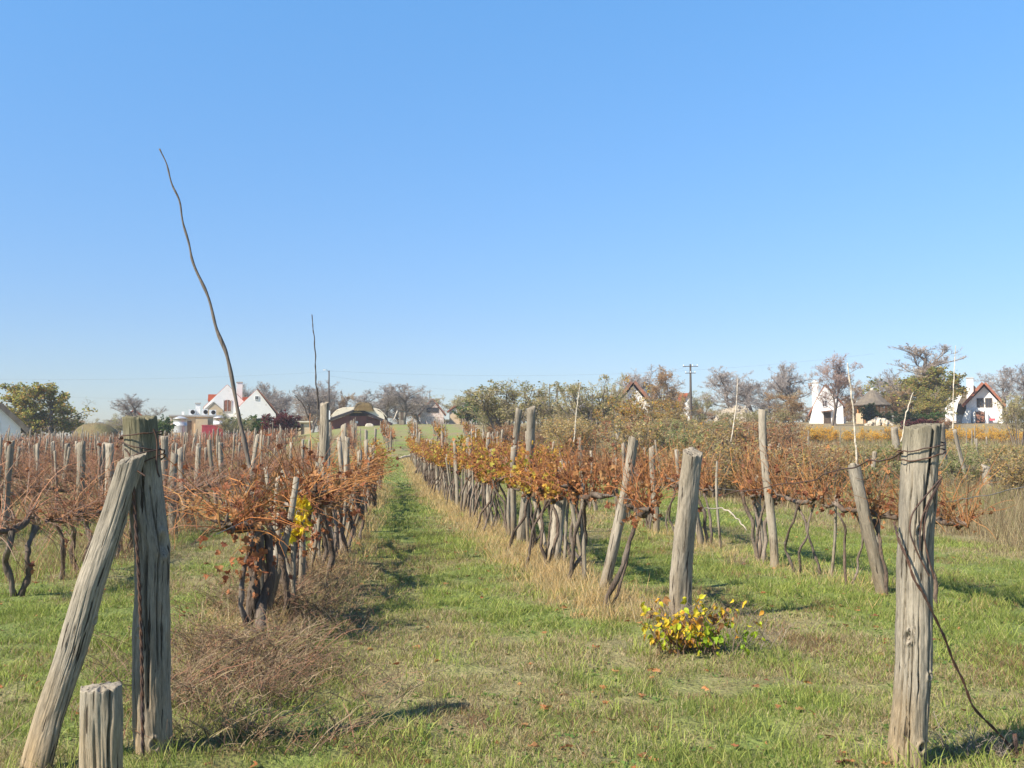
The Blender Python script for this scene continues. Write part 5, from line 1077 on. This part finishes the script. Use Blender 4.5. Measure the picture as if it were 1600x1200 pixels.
m = n * 3; i = rng.integers(0, n, m); k = rng.integers(2, K, m); d = rng.normal(0, 1, (m, 3)); d /= np.linalg.norm(d, axis=1, keepdims=True); tt = np.linspace(0, 1, 4); Q = P[i, k][:, None] + d[:, None] * rng.uniform(.02, .09, m)[:, None, None] * tt[None, :, None]; mb.tubes(Q, np.linspace(.0013, .0007, 4)[None] * np.ones((m, 1)), 3, col=pick(WP, m, rng))
tag(mb.build('dry_weeds', M['twig']), 'tangled brown dead weeds spilling from the near end of the left row', 'weeds', kind='stuff')
# small broad leaved weeds and short twigs on the ground
rng = np.random.default_rng(66); mb = MB(); n = 2600; y = 3.8 * (13 / 3.8) ** rng.random(n); x = y * rng.uniform(-.42, .72, n); ok = fbm(x * 1.7, y * 1.7, 0, 91, 3) > .47; x, y = x[ok], y[ok]
x = np.repeat(x, 7) + rng.normal(0, .022, len(x) * 7); y = np.repeat(y, 7) + rng.normal(0, .022, len(y) * 7); n = len(x); c = pick(np.array([(.14, .22, .05), (.10, .17, .04), (.20, .25, .07), (.26, .20, .09)]), n, rng)
ms = MB(); leaves(ms, np.zeros((n, 3)), .028, c, rng, 'oval', .3, 0); Vv = ms.v[0].reshape(n, -1, 3); Vv[..., 2] = np.abs(Vv[..., 2]) * .6; ms.v[0] = (Vv + np.stack([x, y, gz(x, y) + .004], -1)[:, None]).reshape(-1, 3)
tag(ms.build('ground_weeds', M['grass']), 'tiny broad leaved weeds growing flat between the grass blades', 'weeds', kind='stuff')
# fallen leaves
rng = np.random.default_rng(61); mb = MB(); n = 620; y = 4.0 * (20 / 4.0) ** rng.random(n); x = y * rng.uniform(-.42, .62, n); cl = fbm(x * .7, y * .7, 0, 90, 3); ok = (cl > .42) & (x < 8); x, y = x[ok], y[ok]; n = len(x)
c = pick(np.vstack([ORA, CRISP, [(.50, .20, .08), (.55, .25, .10)]]), n, rng, .2); p = np.stack([x, y, gz(x, y) + rng.uniform(.0, .035, n)], -1)
mb2 = MB(); leaves(mb2, np.zeros((n, 3)), .06, c, rng, 'lobe', .8, 0); Vv = mb2.v[0].reshape(n, -1, 3); Vv[..., 2] *= .35; mb2.v[0] = (Vv + p[:, None]).reshape(-1, 3)
tag(mb2.build('fallen_leaves', M['leaf']), 'curled orange brown vine leaves lying scattered on the grass', 'leaves', kind='stuff')
# yellow shoot on the left row
rng = np.random.default_rng(62); p0 = at(467, 812, 8.9); e = empty('yellow_leafed_shoot', tuple(p0), label='shoot of bright yellow vine leaves hanging among the dark trunks of the left row', cat='grapevine')
t = np.linspace(0, 1, 8); MB().tubes(np.stack([.03 * np.sin(t * 4), -.02 * t, .22 - .42 * t], -1), np.full(8, .004), 5, col=(.35, .16, .06)).build('cane', M['cane'], e)
n = 46; q = rng.random(n); mb = MB(); leaves(mb, np.stack([.03 * np.sin(q * 4) + rng.normal(0, .045, n), rng.normal(-.03, .04, n), .20 - .36 * q], -1), .085, pick(np.array([(.72, .56, .03), (.66, .50, .04), (.58, .38, .04)]), n, rng, .12), rng, 'lobe', .4, .9); mb.build('leaves', M['leaf'], e)
# fallen log at the end of the path, pale broken branch in the right row
g1, g2 = at(621, 711, 57), at(648, 706.5, 59); g1[2] = float(gz(g1[0], 57)) + .06; g2[2] = float(gz(g2[0], 59)) + .16
strand('fallen_log', [g1, g2], [.06, .09, .07], 'grey log lying across the far end of the grass path', 'log', m='stone', n=12, wob=.05)
strand('broken_branch', [at(1102, 793, 9.2), at(1135, 795, 9.2), at(1150, 808, 9.1), at(1166, 828, 9.0)], [.006, .009, .005], 'pale broken branch hanging just right of the thick end post', 'branch', m='stone', n=20, wob=.02)
# thin autumn air over the whole place
hz_ = MB().box(-420, 420, -60, 330, -12, 32).build('haze', []); tag(hz_, 'thin pale autumn haze', 'haze', kind='stuff')
hm = bpy.data.materials.new('haze_air'); hm.use_nodes = True; hm.node_tree.nodes.clear()
ho = hm.node_tree.nodes.new('ShaderNodeOutputMaterial'); hp = hm.node_tree.nodes.new('ShaderNodeVolumePrincipled'); hp.inputs['Color'].default_value = (.80, .88, 1, 1); hp.inputs['Density'].default_value = .00035
hm.node_tree.links.new(hp.outputs[0], ho.inputs['Volume']); hz_.data.materials.append(hm)
